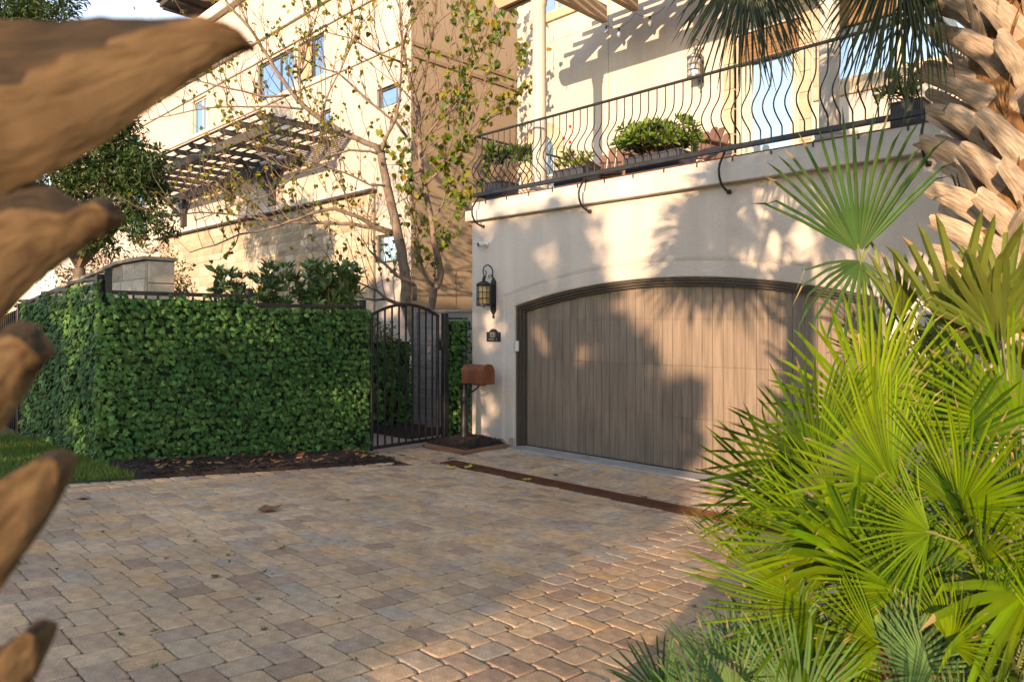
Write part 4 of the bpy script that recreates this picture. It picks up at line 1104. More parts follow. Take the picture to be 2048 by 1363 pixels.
# ------------------------------------------------------------------ wall lanterns
def lantern(label, dx, dy, dz, gm, mm):
    t = thing('wall_lantern', label, 'lantern', (.45 + dx, dy, 2.0 + dz), None)
    X, Y, Z = .45 + dx, dy, dz
    m = MB(); m.prism([(X - .045, Z + 1.79), (X, Z + 1.735), (X + .045, Z + 1.79), (X + .045, Z + 2.185), (X, Z + 2.24), (X - .045, Z + 2.185)], 'y', Y - .022, Y - .001); m.build('backplate', mm, t)
    c = (X, Y - .19, Z)
    m = MB(); m.lathe((c[0], c[1], Z + 1.885), [(.076, 0), (.078, .01), (.078, .225), (.076, .235)], 20); m.build('glass_cylinder', gm, t, smooth=True)
    m = MB(); m.lathe((c[0], c[1], Z + 2.12), [(.100, 0), (.102, .004), (.102, .028), (.088, .034), (.070, .048), (.048, .060), (.030, .066), (.022, .075), (.026, .095), (.016, .105), (.014, .13)], 20); smooth_angle(m.build('cap', mm, t), 40)
    m = MB(); m.lathe((c[0], c[1], Z + 1.855), [(.03, -.004), (.098, 0), (.101, .004), (.101, .026), (.09, .030)], 20); m.lathe((c[0], c[1], Z + 1.83), [(.004, 0), (.012, .01), (.006, .022)], 10); m.build('base_ring', mm, t)
    for z in (1.955, 2.035):
        m = MB(); ring = [(c[0] + .096 * math.cos(2*math.pi*k/20), c[1] + .096 * math.sin(2*math.pi*k/20), Z + z) for k in range(21)]; m.tube(ring, .0055, 6); m.build('cage_ring', mm, t)
    for k in range(10):
        a = 2 * math.pi * (k + .5) / 10
        x, y = c[0] + .094 * math.cos(a), c[1] + .094 * math.sin(a)
        m = MB(); m.tube([(x, y, Z + 1.88), (x, y, Z + 2.125)], .0045, 5); m.build('cage_bar', mm, t)
    m = MB()
    for a in range(3):
        m.lathe((c[0] + .02 * math.cos(a * 2.1), c[1] + .02 * math.sin(a * 2.1), Z + 1.89), [(.008, 0), (.008, .07), (.013, .085), (.004, .115)], 8)
    m.build('bulbs', M_['white'], t)
    pts = [(X, Y - .19 + .0, Z + 2.245)]
    for k in range(19):
        a = math.radians(-115 + -260 * k / 18)
        pts.append((X, Y - .115 + .088 * math.cos(a), Z + 2.315 + .088 * math.sin(a)))
    pts.append((X, Y - .025, Z + 2.21))
    m = MB(); m.tube(pts, .0085, 6)
    m.tube([(X, Y - .03, Z + 2.235), (X, Y - .06, Z + 2.275), (X, Y - .10, Z + 2.265), (X, Y - .10, Z + 2.235), (X, Y - .08, Z + 2.235), (X, Y - .082, Z + 2.25)], .006, 6)
    m.tube([(X, Y - .165, Z + 2.24), (X, Y - .145, Z + 2.285), (X, Y - .15, Z + 2.32), (X, Y - .17, Z + 2.33)], .007, 6)
    m.build('scroll_arm', mm, t)
    m = MB(); m.box(X - .018, X + .018, Y - .10, Y - .022, Z + 1.86, Z + 1.885); m.box(X - .018, X + .018, Y - .10, Y - .022, Z + 2.125, Z + 2.145); m.build('support', mm, t)
    m = MB(); m.lathe((X, Y - .012, Z + 1.69), [(.004, 0), (.018, .014), (.018, .03), (.008, .045)], 8); m.build('pendant', mm, t)
    return t
M_['iron2'] = mat('grey lamp metal', (.10, .10, .105), (.16, .155, .15), scale=9, rough=.4, metal=.5, spec=.5)  # lighter grey metal for the balcony lantern
lantern('black wall lantern with amber glass cage above the number plaque', 0, 0, 0, M_['amber'], M_['iron'])
lantern('grey wall lantern with clear glass on the sunlit balcony wall', 1.86, 2.2, 3.12, M_['clear'], M_['iron2'])

# ------------------------------------------------------------------ number plaque, keypad, camera
pq = thing('number_plaque', 'black cast plaque reading 1231 on the wall beneath the lantern', 'sign', (.45, 0, 1.47))
px0, px1, pz0 = .318, .580, 1.378
pl = [(px0, pz0), (px1, pz0), (px1, pz0 + .128), (px1 - .045, pz0 + .130), (px1 - .075, pz0 + .155), (px1 - .10, pz0 + .172), (.45 + .012, pz0 + .166), (.45, pz0 + .176), (.45 - .012, pz0 + .166), (px0 + .10, pz0 + .172), (px0 + .075, pz0 + .155), (px0 + .045, pz0 + .130), (px0, pz0 + .128)]
m = MB(); m.prism(pl, 'y', -.014, -.001); pqb = m.build('plate', M_['plaque'], pq)
m = MB()
for a, b, c, d in ((px0 + .004, px1 - .004, pz0 + .004, pz0 + .010), (px0 + .004, px0 + .010, pz0 + .0105, pz0 + .122), (px1 - .010, px1 - .004, pz0 + .0105, pz0 + .122)): m.box(a, b, -.0185, -.0142, c, d)
m.build('border', M_['plaque'], pq)
def text(body, size, loc, mt, parent, sx=1.0, name='lettering'):
    cu = bpy.data.curves.new(name, 'FONT'); cu.body = body; cu.size = size; cu.extrude = .0015; cu.align_x = 'CENTER'
    cu.materials.append(mt)
    tmp = bpy.data.objects.new(name, cu); COL.objects.link(tmp)
    bpy.context.view_layer.update()
    me = bpy.data.meshes.new_from_object(tmp.evaluated_get(bpy.context.evaluated_depsgraph_get()))
    bpy.data.objects.remove(tmp)
    me.materials.clear(); me.materials.append(mt)
    o = link(name, me, parent); o.location = Vector(loc) - ORG[parent]; o.rotation_euler = (R(90), 0, 0); o.scale = (sx, 1, 1)
    return o
text('1231', .094, (.438, -.0160, pz0 + .060), M_['letter'], pq, .62)
text('PARKSIDE', .040, (.415, -.0160, pz0 + .018), M_['letterdim'], pq, .62)
text('PL', .040, (.515, -.0160, pz0 + .018), M_['letterdim'], pq, .62)

kp = thing('keypad', 'slim white keypad fixed on the dark brown door jamb', 'keypad', (.852, .04, 1.33))
m = MB(); m.cbox(.829, .872, .018, .0545, 1.255, 1.395, .006); m.build('case', M_['white'], kp)
m = MB(); m.cbox(.833, .868, .0145, .0178, 1.262, 1.36, .001); m.build('cover', M_['white'], kp)
scm = thing('security_camera', 'small white security camera with a black lens high on the garage wall', 'camera', (.30, 0, 2.70))
m = MB()
m.prism([(.31 + .034 * math.cos(2*math.pi*k/16), 2.70 + .034 * math.sin(2*math.pi*k/16)) for k in range(16)], 'y', -.02, -.001); m.tube([(.31, -.02, 2.70), (.30, -.06, 2.70)], .012, 8); m.build('mount', M_['white'], scm)
m = MB(); cdir = Vector((-.25, -1, -.12)).normalized(); c0 = Vector((.297, -.055, 2.70))
m.tube([c0, c0 + cdir * .004, c0 + cdir * .07, c0 + cdir * .078], [.026, .034, .034, .028], 16); m.build('body', M_['white'], scm, smooth=False)
m = MB(); m.tube([c0 + cdir * .0785, c0 + cdir * .084], [.030, .026], 16); m.build('lens', M_['black'], scm)

# ------------------------------------------------------------------ balcony railing
rl = thing('balcony_railing', 'black iron balcony railing with bellied balusters above the garage door', 'railing', (.21, -.10, 3.345))
RX0, RX1, RY, RZ0, RZ1 = .21, 5.76, -.10, 3.345, 4.17
m = MB(); m.cbox(RX0 - .018, RX1 + .018, RY - .018, RY + .018, RZ1 - .012, RZ1 + .012, .003); m.build('top_rail', M_['iron'], rl)
m = MB(); m.cbox(RX0 - .018, RX0 + .018, RY + .019, 2.19, RZ1 - .012, RZ1 + .012, .003); m.build('top_rail', M_['iron'], rl)
m = MB(); m.cbox(RX1 - .018, RX1 + .018, RY + .019, 2.19, RZ1 - .012, RZ1 + .012, .003); m.build('top_rail', M_['iron'], rl)
m = MB(); m.cbox(RX0 - .06, RX1 + .04, RY - .022, RY + .022, RZ0, RZ0 + .05, .004); m.build('bottom_rail', M_['iron'], rl)
m = MB(); m.cbox(RX0 - .022, RX0 + .022, RY + .023, 2.19, RZ0, RZ0 + .05, .004); m.build('bottom_rail', M_['iron'], rl)
m = MB(); m.cbox(RX1 - .022, RX1 + .022, RY + .023, 2.19, RZ0, RZ0 + .05, .004); m.build('bottom_rail', M_['iron'], rl)
BEL = [(0, 0), (.14, 0), (.26, .002), (.32, .012), (.38, .036), (.45, .080), (.52, .128), (.59, .167), (.65, .184), (.70, .180), (.75, .150), (.80, .097), (.84, .045), (.87, .012), (.89, .001), (.94, 0), (1, 0)]
H_ = RZ1 - .012 - (RZ0 + .05)
bme = None
def bal(x, y, rz):
    global bme
    if bme is None:
        m = MB(); m.tube([(0, -b, H_ * (1 - t)) for t, b in BEL], .0072, 6, cap=False)
        bme = bpy.data.meshes.new('baluster'); bme.from_pydata(m.v, [], m.f); bme.materials.append(M_['iron'])
        bme.polygons.foreach_set('use_smooth', [True] * len(bme.polygons))
    o = link('baluster', bme, rl); o.location = Vector((x, y, RZ0 + .05)) - ORG[rl]; o.rotation_euler = (0, 0, rz)
NB = 52
for k in range(1, NB): bal(RX0 + (RX1 - RX0) * k / NB, RY, 0)
bal(RX0, RY, R(-45)); bal(RX1, RY, R(45))
for k in range(1, 21): bal(RX0, RY + k * .108, R(-90))
for k in range(1, 21): bal(RX1, RY + k * .108, R(90))
for x in (.25, 2.10, 3.89, 5.70):
    m = MB(); m.tube([(x, RY - b, z) for b, z in ((.0, 3.344), (.02, 3.31), (.065, 3.255), (.105, 3.20), (.122, 3.14), (.115, 3.08), (.085, 3.025), (.04, 2.985), (-.03, 2.955), (-.085, 2.95))], .0125, 8); m.lathe((x, -.018, 2.93), [(.02, 0), (.024, .01), (.024, .035), (.02, .04)], 10)
    m.build('bracket', M_['iron'], rl)

# ------------------------------------------------------------------ things on the balcony
FZ = 3.2885
def planter(label, x0, x1, y0, y1, z1, mt, rim=True):
    t = thing('planter', label, 'planter', ((x0 + x1) / 2, (y0 + y1) / 2, FZ))
    m = MB()
    w = .025
    m.box(x0, x1, y0, y0 + w, FZ, z1); m.box(x0, x1, y1 - w, y1, FZ, z1); m.box(x0, x0 + w, y0 + w, y1 - w, FZ, z1); m.box(x1 - w, x1, y0 + w, y1 - w, FZ, z1); m.box(x0 + w, x1 - w, y0 + w, y1 - w, FZ, FZ + .02)
    m.build('pot', mt, t)
    m = MB(); m.box(x0 + w + .001, x1 - w - .001, y0 + w + .001, y1 - w - .001, z1 - .05, z1 - .03); m.build('potting_soil', M_['mulch'], t)
    if rim:
        m = MB(); m.cbox(x0 - .008, x1 + .008, y0 - .008, y0 + w, z1 + .001, z1 + .02, .003); m.cbox(x0 - .008, x1 + .008, y1 - w, y1 + .008, z1 + .001, z1 + .02, .003); m.cbox(x0 - .008, x0 + w, y0 + w, y1 - w, z1 + .001, z1 + .02, .003); m.cbox(x1 - w, x1 + .008, y0 + w, y1 - w, z1 + .001, z1 + .02, .003)
        m.build('rim', mt, t)
    return t
planter('slate blue planter box at the left corner of the balcony', .27, .58, .0, .34, 3.52, M_['planter'])
planter('slate blue planter box holding the roses near the first column', 1.52, 1.98, .0, .34, 3.50, M_['planter'])
planter('long slate blue planter box under the big bright shrub', 2.60, 3.30, .0, .36, 3.48, M_['planter'])
planter('small dark planter at the right end of the balcony by the palm trunk', 5.36, 5.62, .12, .36, 3.54, M_['iron'])

LANC = ([(-.04, 0, 0), (.04, 0, 0), (0, 0, -.02), (-.155, .45, .03), (.155, .45, .03), (0, .45, -.02), (-.11, .75, .0), (.11, .75, .0), (0, .75, -.04), (0, 1, -.12)],
        [(0, 2, 5, 3), (2, 1, 4, 5), (3, 5, 8, 6), (5, 4, 7, 8), (6, 8, 9), (8, 7, 9)])
def leafset(name, L_, mt, parent, tmpl, kind='stuff', smooth=True):
    return scatter(name, tmpl, frames(np.array([q[1] for q in L_]), np.array([q[2] for q in L_])), [q[0] for q in L_], [q[3] for q in L_], mt, parent, kind, smooth)
def rv0(): return Vector((rng.gauss(0, 1), rng.gauss(0, 1), rng.gauss(0, 1))).normalized()
def rosettes(centres, nl, size, spread, up=.3):
    L_ = []
    for c, dr_ in centres:
        dr_ = Vector(dr_).normalized(); u = dr_.orthogonal().normalized(); w = dr_.cross(u)
        for k in range(nl):
            a = 6.283 * k / nl + U(-.3, .3); sp = U(spread * .5, spread)
            d = dr_ * (1 - sp * .6 + up) + (u * math.cos(a) + w * math.sin(a)) * sp
            L_.append((tuple(Vector(c) + d * .01), tuple(d), tuple(dr_ * .5 + rv0() * .7 + Vector((.1, -.5, .4))), U(size * .75, size * 1.15)))
    return L_
def shrub(name, label, cat, base, top, rad, nstem, mt, nl=8, size=.09, group=None, stems=None, spread=1.0, nrot=1):
    t = thing(name, label, cat, base, group)
    m = MB(); cs = []
    B = Vector(base); T_ = Vector(top)
    for k in range(nstem):
        a = U(0, 6.283); rr = math.sqrt(U(0.05, 1)) * rad
        e = T_ + Vector((rr * math.cos(a), rr * math.sin(a), -abs(rr) * U(.1, .7) + U(-.10, .06)))
        mid = B.lerp(e, .5) + Vector((U(-.04, .04), U(-.04, .04), .05))
        m.tube([B + Vector((U(-.05, .05), U(-.05, .05), 0)), mid, e], [.008, .006, .003], 4, cap=False)
        cs.append((e, (e - mid).normalized() + Vector((0, 0, .3))))
        for q in range(nrot):
            f = U(.45, .9); p = mid.lerp(e, f); cs.append((p + Vector((U(-.06, .06), U(-.06, .06), U(-.03, .05))), Vector((U(-1, 1), U(-1, 1), .6))))
    m.build('stems', M_['bark2'], t)['kind'] = 'stuff'
    L_ = rosettes(cs, nl, size, spread)
    leafset('leaves', L_, mt, t, LANC)
    return t
shrub('shrub', 'bright green dense shrub growing in the long balcony planter', 'shrub', (2.95, .18, 3.45), (2.93, .18, 3.86), .46, 74, M_['pitto'], nl=8, size=.105, nrot=3)
shrub('potted_plant', 'thick stemmed plant with long green leaves at the balcony corner', 'plant', (.44, .17, 3.47), (.58, .2, 4.02), .34, 13, M_['gleaf'], nl=9, size=.17, nrot=1)
rs = shrub('rose_bush', 'thin rose bush with a red flower in its slate blue box', 'plant', (1.75, .17, 3.47), (1.72, .15, 3.72), .22, 14, M_['pitto'], nl=6, size=.065, nrot=3)
m = MB(); m.tube([(1.72, .15, 3.6), (1.68, .12, 3.85), (1.70, .1, 4.04)], [.005, .004, .003], 5); m.tube([(1.78, .15, 3.6), (1.62, .14, 3.8), (1.58, .12, 3.92)], [.005, .004, .003], 5); m.build('long_stem', M_['bark2'], rs)
for p in ((1.70, .1, 4.05), (1.58, .12, 3.93), (1.69, .11, 3.86)):
    m = MB(); m.lathe(p, [(.004, -.015), (.018, 0), (.020, .012), (.010, .025), (.002, .028)], 8); m.build('flower', M_['red'], rs)
shrub('potted_plant', 'small leafy plant spilling from the dark planter beside the palm trunk', 'plant', (5.49, .24, 3.5), (5.45, .2, 3.78), .19, 14, M_['gleaf'], nl=8, size=.07, nrot=2)

def adirondack(label, x, y, z, rz):
    t = thing('garden_chair', label, 'chair', (0, 0, 0), 'chairs on the balcony')
    for k in range(5):
        a = (k - 2) * .108; top = .86 - .035 * (k - 2) ** 2
        m = MB()
        pr = [(a - .048, .30), (a + .048, .30), (a * 1.12 + .05, top - .03), (a * 1.12 + .03, top), (a * 1.12 - .03, top), (a * 1.12 - .05, top - .03)]
        m.add([(p, .20 + (q - .3) * .42, q) for p, q in pr] + [(p, .222 + (q - .3) * .42, q) for p, q in pr], [tuple(range(6)), tuple(reversed(range(6, 12)))] + [(i, i + 6, (i + 1) % 6 + 6, (i + 1) % 6) for i in range(6)])
        m.build('back_slat', M_['chairwood'], t)
    for k in range(5):
        m = MB(); yy = -.28 + k * .1; m.cbox(-.25, .25, yy, yy + .09, .33 - k * .018, .35 - k * .018, .003); m.build('seat_slat', M_['chairwood'], t)
    for s_ in (-1, 1):
        m = MB(); m.cbox(s_ * .32 - .065, s_ * .32 + .065, -.36, .36, .525, .547, .004); m.build('armrest', M_['chairwood'], t)
        m = MB(); m.cbox(s_ * .29 - .045, s_ * .29 + .045, -.31, -.285, 0, .524, .003); m.build('leg', M_['chairwood'], t)
        m = MB(); m.prism([(-.28, .32), (-.28, .20), (.50, 0), (.60, 0), (.22, .27)], 'x', s_ * .262 - .012, s_ * .262 + .012); m.build('leg', M_['chairwood'], t)
    t.location = (x, y, z); t.rotation_euler = (0, 0, rz); return t
adirondack('brown slatted garden chair standing between the rose planter and the bright shrub', 1.55, 1.15, FZ, R(18))
adirondack('brown slatted garden chair standing right of the bright shrub', 2.72, 1.25, FZ, R(-10))
for lb, x, y in (('black and white woven pouf beside the left garden chair', 1.42, .62), ('black and white woven pouf under the right edge of the bright shrub', 3.02, .75)):
    t = thing('pouf', lb, 'pouf', (x, y, FZ))
    m = MB(); m.lathe((x, y, FZ), [(.20, 0), (.235, .03), (.25, .10), (.235, .17), (.19, .21), (.05, .22)], 20); m.build('cushion', M_['pattern'], t, smooth=True)
    m = MB(); m.lathe((x, y, FZ + .2205), [(.05, 0), (.035, .006), (.005, .008)], 12); m.build('button', M_['black'], t)
# string of bulbs under the rafters
st = thing('string_lights', 'black cable with hanging glass bulbs looped under the tan rafters', 'string lights', (1.2, 1.94, 6.13))
pts = []
for a, b in ((.82, 1.38), (1.38, 1.95)):
    for k in range(8):
        t_ = k / 8; pts.append((a + (b - a) * t_, 1.965, 6.135 - .52 * t_ * (1 - t_)))
m = MB(); m.tube(pts, .004, 4); m.build('cable', M_['black'], st)
for x, z in ((.85, 6.11), (1.08, 6.01), (1.62, 6.02)):
    m = MB(); m.lathe((x, 1.965, z - .05), [(.004, 0), (.018, .0), (.018, .045), (.006, .05)], 8); b_ = m.build('socket', M_['black'], st)
    m = MB(); m.lathe((x, 1.965, z - .145), [(.004, 0), (.018, .012), (.030, .04), (.026, .066), (.014, .09), (.012, .094)], 10); m.build('bulb', M_['clear'], b_, smooth=True)
pc = thing('pull_cord', 'thin hanging pull cord in front of the wall beside the first column', 'cord', (.03, 1.70, 5.5))
m = MB(); m.tube([(.03, 1.70, 6.4), (.03, 1.70, 5.62)], .004, 5); m.build('cord', M_['trimstone'], pc)
m = MB(); m.tube([(.03, 1.70, 5.62), (.03, 1.70, 5.5)], .009, 6); m.build('pull', M_['trimstone'], pc)
ws = thing('wall_sconce', 'dark half round sconce on the cream wall under the grey pergola', 'lamp', (-12.9, 2.39, 5.36))
m = MB(); m.lathe((-12.9, 2.30, 5.14), [(.05, 0), (.13, .02), (.15, .2), (.13, .42), (.05, .44)], 14); m.build('shade', M_['frame'], ws, smooth=True)
m = MB(); m.box(-13.0, -12.8, 2.37, 2.398, 5.05, 5.70); m.build('backplate', M_['frame'], ws)

# ------------------------------------------------------------------ trees
HEART = ([(0, 0, 0), (.28, -.06, .06), (.47, .18, .09), (.36, .58, .05), (0, 1, -.10), (-.36, .58, .05), (-.47, .18, .09), (-.28, -.06, .06), (0, .4, -.02)],
         [(i, (i + 1) % 8, 8) for i in range(8)])
def rv(): return Vector((rng.gauss(0, 1), rng.gauss(0, 1), rng.gauss(0, 1))).normalized()

def limb_tree(name, label, limbs, base_z, dens, leafp, mt_leaf, leaf_size, up=.45, ntrunk=1, single=0, group=None, tl=(.25, .8), nleaf=(1, 4), mix=None):
    b = Vector(limbs[0][0][:3]); b.z = base_z
    t = thing(name, label, 'tree', b, group)
    L_ = []
    tw = MB()
    for i, lb in enumerate(limbs):
        pts = [Vector(p[:3]) for p in lb]; rad = [p[3] for p in lb]
        if i == 0:
            pts = [Vector((pts[0].x, pts[0].y, base_z))] + pts; rad = [rad[0] * 1.25] + rad
        # resample with slight wander
        P2, R2 = [], []
        for k in range(len(pts) - 1):
            ln = (pts[k+1] - pts[k]).length; n = max(1, int(ln / .14))
            for q in range(n):
                f = q / n
                w = rv() * min(.012, ln * .03) if q else Vector((0, 0, 0))
                P2.append(pts[k].lerp(pts[k+1], f) + w); R2.append(rad[k] + (rad[k+1] - rad[k]) * f)
        P2.append(pts[-1]); R2.append(rad[-1])
        m = MB(); m.tube(P2, R2, 8 if R2[0] > .03 else 5); m.build('trunk' if i < ntrunk else 'limb', M_['bark'], t, smooth=True)
        n = len(P2)
        for k in range(1, n):
            if R2[k] > .045: continue
            cnt = dens * (1.0 + .8 * (k / n))
            while cnt > 0:
                if rng.random() > cnt: break
                cnt -= 1
                dr_ = (P2[k] - P2[k-1]).normalized()
                d = (dr_ * .55 + rv() * .6 + Vector((0, 0, up))).normalized()
                ln = U(*tl); p = P2[k]; r0 = min(R2[k] * .75, .0088)
                def grow(p, d, ln, r0, lev):
                    Q = [p]; c = d
                    for s_ in range(4):
                        c = (c + rv() * .22 + Vector((0, 0, .06))).normalized(); Q.append(Q[-1] + c * ln / 4)
                    tw.tube(Q, [r0, r0 * .85, r0 * .7, r0 * .55, r0 * .35], 3, cap=False)
                    if lev > 0:
                        for s_ in range(2, 5):
                            if rng.random() < .75: grow(Q[s_], (c + rv() * .8).normalized(), ln * U(.35, .6), r0 * .6, lev - 1)
                    pr = leafp(Q[-1])
                    for s_ in range(1, 5):
                        if rng.random() < pr:
                            for _ in range(rng.randint(*nleaf)):
                                d2 = (rv() * .6 + Vector((0, 0, -.75)) + c * .2)
                                L_.append((tuple(Q[s_] + rv() * .010), tuple(d2), tuple(rv() + Vector((.1, -.8, .4))), U(*leaf_size)))
                grow(p, d, ln, r0, 1)
    tw.build('twigs', M_['bark2'], t)['kind'] = 'stuff'
    rng.shuffle(L_)
    if single:
        sg = sorted(L_, key=lambda q: -q[3])[:single]; ids = set(id(q) for q in sg)
        L_ = [q for q in L_ if id(q) not in ids]
        h = len(sg) if not mix else int(len(sg) * (1 - mix[1]))
        singles('leaf', [HEART], frames(np.array([q[1] for q in sg[:h]]), np.array([q[2] for q in sg[:h]])), [q[0] for q in sg[:h]], [q[3] for q in sg[:h]], mt_leaf, t)
        if mix and h < len(sg): singles('leaf', [HEART], frames(np.array([q[1] for q in sg[h:]]), np.array([q[2] for q in sg[h:]])), [q[0] for q in sg[h:]], [q[3] for q in sg[h:]], mix[0], t)
    if mix:
        h = int(len(L_) * (1 - mix[1]))
        leafset('foliage', L_[:h], mt_leaf, t, HEART); leafset('foliage', L_[h:], mix[0], t, HEART)
    else: leafset('foliage', L_, mt_leaf, t, HEART)
    return t, len(L_)

def lp1(p): return max(.03, min(.28, .03 + .26 * (p.x + 4.8) / 1.9)) * (1.15 if p.z > 2.2 else .6)
def lp2(p): return .06 + (.42 if p.z < 4.7 and p.x > -2.4 else 0) + (.34 if p.x > -1.55 else 0)
limb_tree('courtyard_tree', 'nearly bare tree with long limbs reaching left over the ivy fence, trunk behind the gate', LIMBS_NEAR, -.05, .95, lp1, M_['yleaf'], (.042, .072), up=.85, single=260, tl=(.35, 1.15), nleaf=(1, 3), mix=(M_['gleaf'], .35))
limb_tree('courtyard_tree', 'leafy tree with a gnarled knot on its trunk before the tan wall', LIMBS_FAR, -.05, 1.0, lp2, M_['yleaf'], (.07, .115), up=.4, single=280, tl=(.3, .9), nleaf=(1, 3), mix=(M_['gleaf'], .55))
tr2 = [o for o in bpy.data.objects if o.name.startswith('courtyard_tree.')][0]
m = MB()
kc = Vector(LIMBS_FAR[0][4][:3])
for k in range(9):
    c = kc + Vector((U(-.05, .05), -.05 + U(-.03, .02), U(-.16, .12)))
    r_ = U(.022, .05)
    m.lathe(c, [(.003, -r_), (r_ * .8, -r_ * .6), (r_, 0), (r_ * .75, r_ * .6), (.003, r_)], 8)
m.build('knot', M_['rust'] if False else M_['bark'], tr2, smooth=True)

def clump_tree(name, label, cat, base, clumps, mt, nper, size, tmpl, trunk_r=.12, group=None, mt_bark=None, gap=.0):
    t = thing(name, label, cat, base, group)
    m = MB()
    B = Vector(base)
    ctr = sum((Vector(c[:3]) for c in clumps), Vector()) / len(clumps)
    fork = B.lerp(Vector((ctr.x, ctr.y, min(c[2] for c in clumps))), .8)
    m.tube([B, B.lerp(fork, .5) + Vector((.04, .02, 0)), fork], [trunk_r, trunk_r * .8, trunk_r * .65], 8)
    m.build('trunk', mt_bark or M_['bark'], t, smooth=True)
    m = MB(); L_ = []
    for (x, y, z, r_) in clumps:
        c = Vector((x, y, z))
        m.tube([fork, fork.lerp(c, .5) + rv() * .1, c], [trunk_r * .4, trunk_r * .25, .012], 5, cap=False)
        for k in range(int(14 * r_) + 4):
            e = c + rv() * r_ * U(.5, .95); m.tube([c.lerp(e, .1), c.lerp(e, .6) + rv() * .05, e], [.012, .007, .003], 3, cap=False)
        n = int(nper * r_ * r_)
        sub = [(c + rv() * r_ * (U(.15, 1) ** .5) * 1.0, U(.10, .2) * (r_ ** .5) * 1.3) for _ in range(max(6, int(n / 26)))]
        for k in range(n):
            sc_, sr = sub[rng.randrange(len(sub))]
            p = sc_ + rv() * sr * U(.2, 1)
            if (p - c).length > r_ * 1.25: continue
            out = (p - sc_).normalized()
            L_.append((tuple(p), tuple(out + rv() * .7), tuple(rv() * .8 + Vector((.05, -.4, .6))), U(*size)))
    m.build('branches', mt_bark or M_['bark2'], t)['kind'] = 'stuff'
    leafset('crown', L_, mt, t, tmpl)
    return t
clump_tree('oak_tree', 'dark green evergreen oak between the near palm boots and the grey pergola', 'tree', (-7.9, -2.6, 0),
    [(-7.47, -2.49, 4.6, .89), (-6.68, -2.13, 3.75, .66), (-6.75, -2.2, 4.35, .5), (-7.98, -2.85, 4.91, .85), (-6.34, -2.08, 4.40, .42), (-7.22, -2.39, 5.2, .5), (-8.47, -3.47, 7.8, .89), (-8.9, -3.7, 7.0, .8), (-8.0, -3.01, 3.66, .75), (-9.1, -3.67, 5.43, 1.1), (-7.2, -2.65, 3.34, .5), (-9.6, -4.0, 6.4, .9)],
    M_['oak'], 5200, (.08, .13), LANC, .16)
OVAL = ([(0, 0, 0), (.22, .3, .04), (.20, .7, .04), (0, 1, -.04), (-.20, .7, .04), (-.22, .3, .04), (0, .5, -.02)], [(i, (i + 1) % 6, 6) for i in range(6)])
clump_tree('golden_shrub', 'yellowing fine leaved shrub behind the right end of the stone garden wall', 'shrub', (-6.0, -1.9, 0), [(-6.11, -1.85, 2.5, .5), (-5.6, -1.8, 2.2, .34), (-6.55, -2.0, 2.9, .44), (-6.1, -1.8, 1.9, .5)], M_['gold'], 2000, (.04, .07), OVAL, .05)
clump_tree('golden_shrub', 'yellowing fine leaved shrub above the sloping cap of the garden wall', 'shrub', (-7.9, -2.5, 0), [(-7.4, -2.42, 2.75, .52), (-8.21, -2.6, 2.55, .56), (-8.9, -2.7, 2.4, .5)], M_['gold'], 2000, (.04, .07), OVAL, .05)
clump_tree('golden_shrub', 'tall loose yellowing shrub beyond the far end of the garden wall', 'shrub', (-11.0, -4.4, 0), [(-11.0, -4.2, 2.5, .8), (-11.8, -4.9, 2.2, .8), (-10.4, -3.9, 2.2, .6), (-12.8, -5.4, 2.6, .9), (-14.0, -6.2, 2.6, .9)], M_['gold'], 1300, (.05, .09), OVAL, .06)
clump_tree('oak_tree', 'green tree far back at the left edge beyond the picket fence', 'tree', (-18, -8.5, 0), [(-18, -8.5, 4.2, 1.7), (-16.6, -7.5, 3.2, 1.3), (-19.5, -9.8, 3.6, 1.7), (-18.5, -8.2, 2.2, 1.4), (-21, -11, 3.0, 1.8), (-16, -7.6, 1.8, 1.0)], M_['oak'], 520, (.14, .22), OVAL, .18)
# broad leaved laurels behind the fence
shrub('laurel_shrub', 'dark laurel with slender leaves above the left half of the ivy fence', 'shrub', (-1.62, -2.60, .1), (-1.62, -2.55, 2.28), .36, 17, M_['laurel'], nl=9, size=.135, nrot=4, spread=1.1)
shrub('laurel_shrub', 'thin laurel with upright shoots beside the middle fence post', 'shrub', (-1.35, -2.1, .1), (-1.50, -2.15, 2.36), .30, 12, M_['laurel'], nl=8, size=.135, nrot=4, spread=1.0)
shrub('laurel_shrub', 'dense glossy laurel above the right half of the ivy fence near the gate', 'shrub', (-1.2, -1.45, .05), (-1.24, -1.50, 2.44), .44, 34, M_['laurel'], nl=9, size=.145, nrot=4, spread=1.1)
clump_tree('privet_shrub', 'small leaved green shrub sprouting over the dark ivy screen behind the gate', 'shrub', (-2.15, -.3, 0), [(-2.1, -.45, 1.45, .26), (-2.1, -.1, 1.42, .26), (-2.15, .2, 1.38, .24), (-2.12, -.85, 1.42, .25), (-2.1, -.28, 1.68, .14)], M_['gleaf'], 4200, (.035, .06), OVAL, .03)

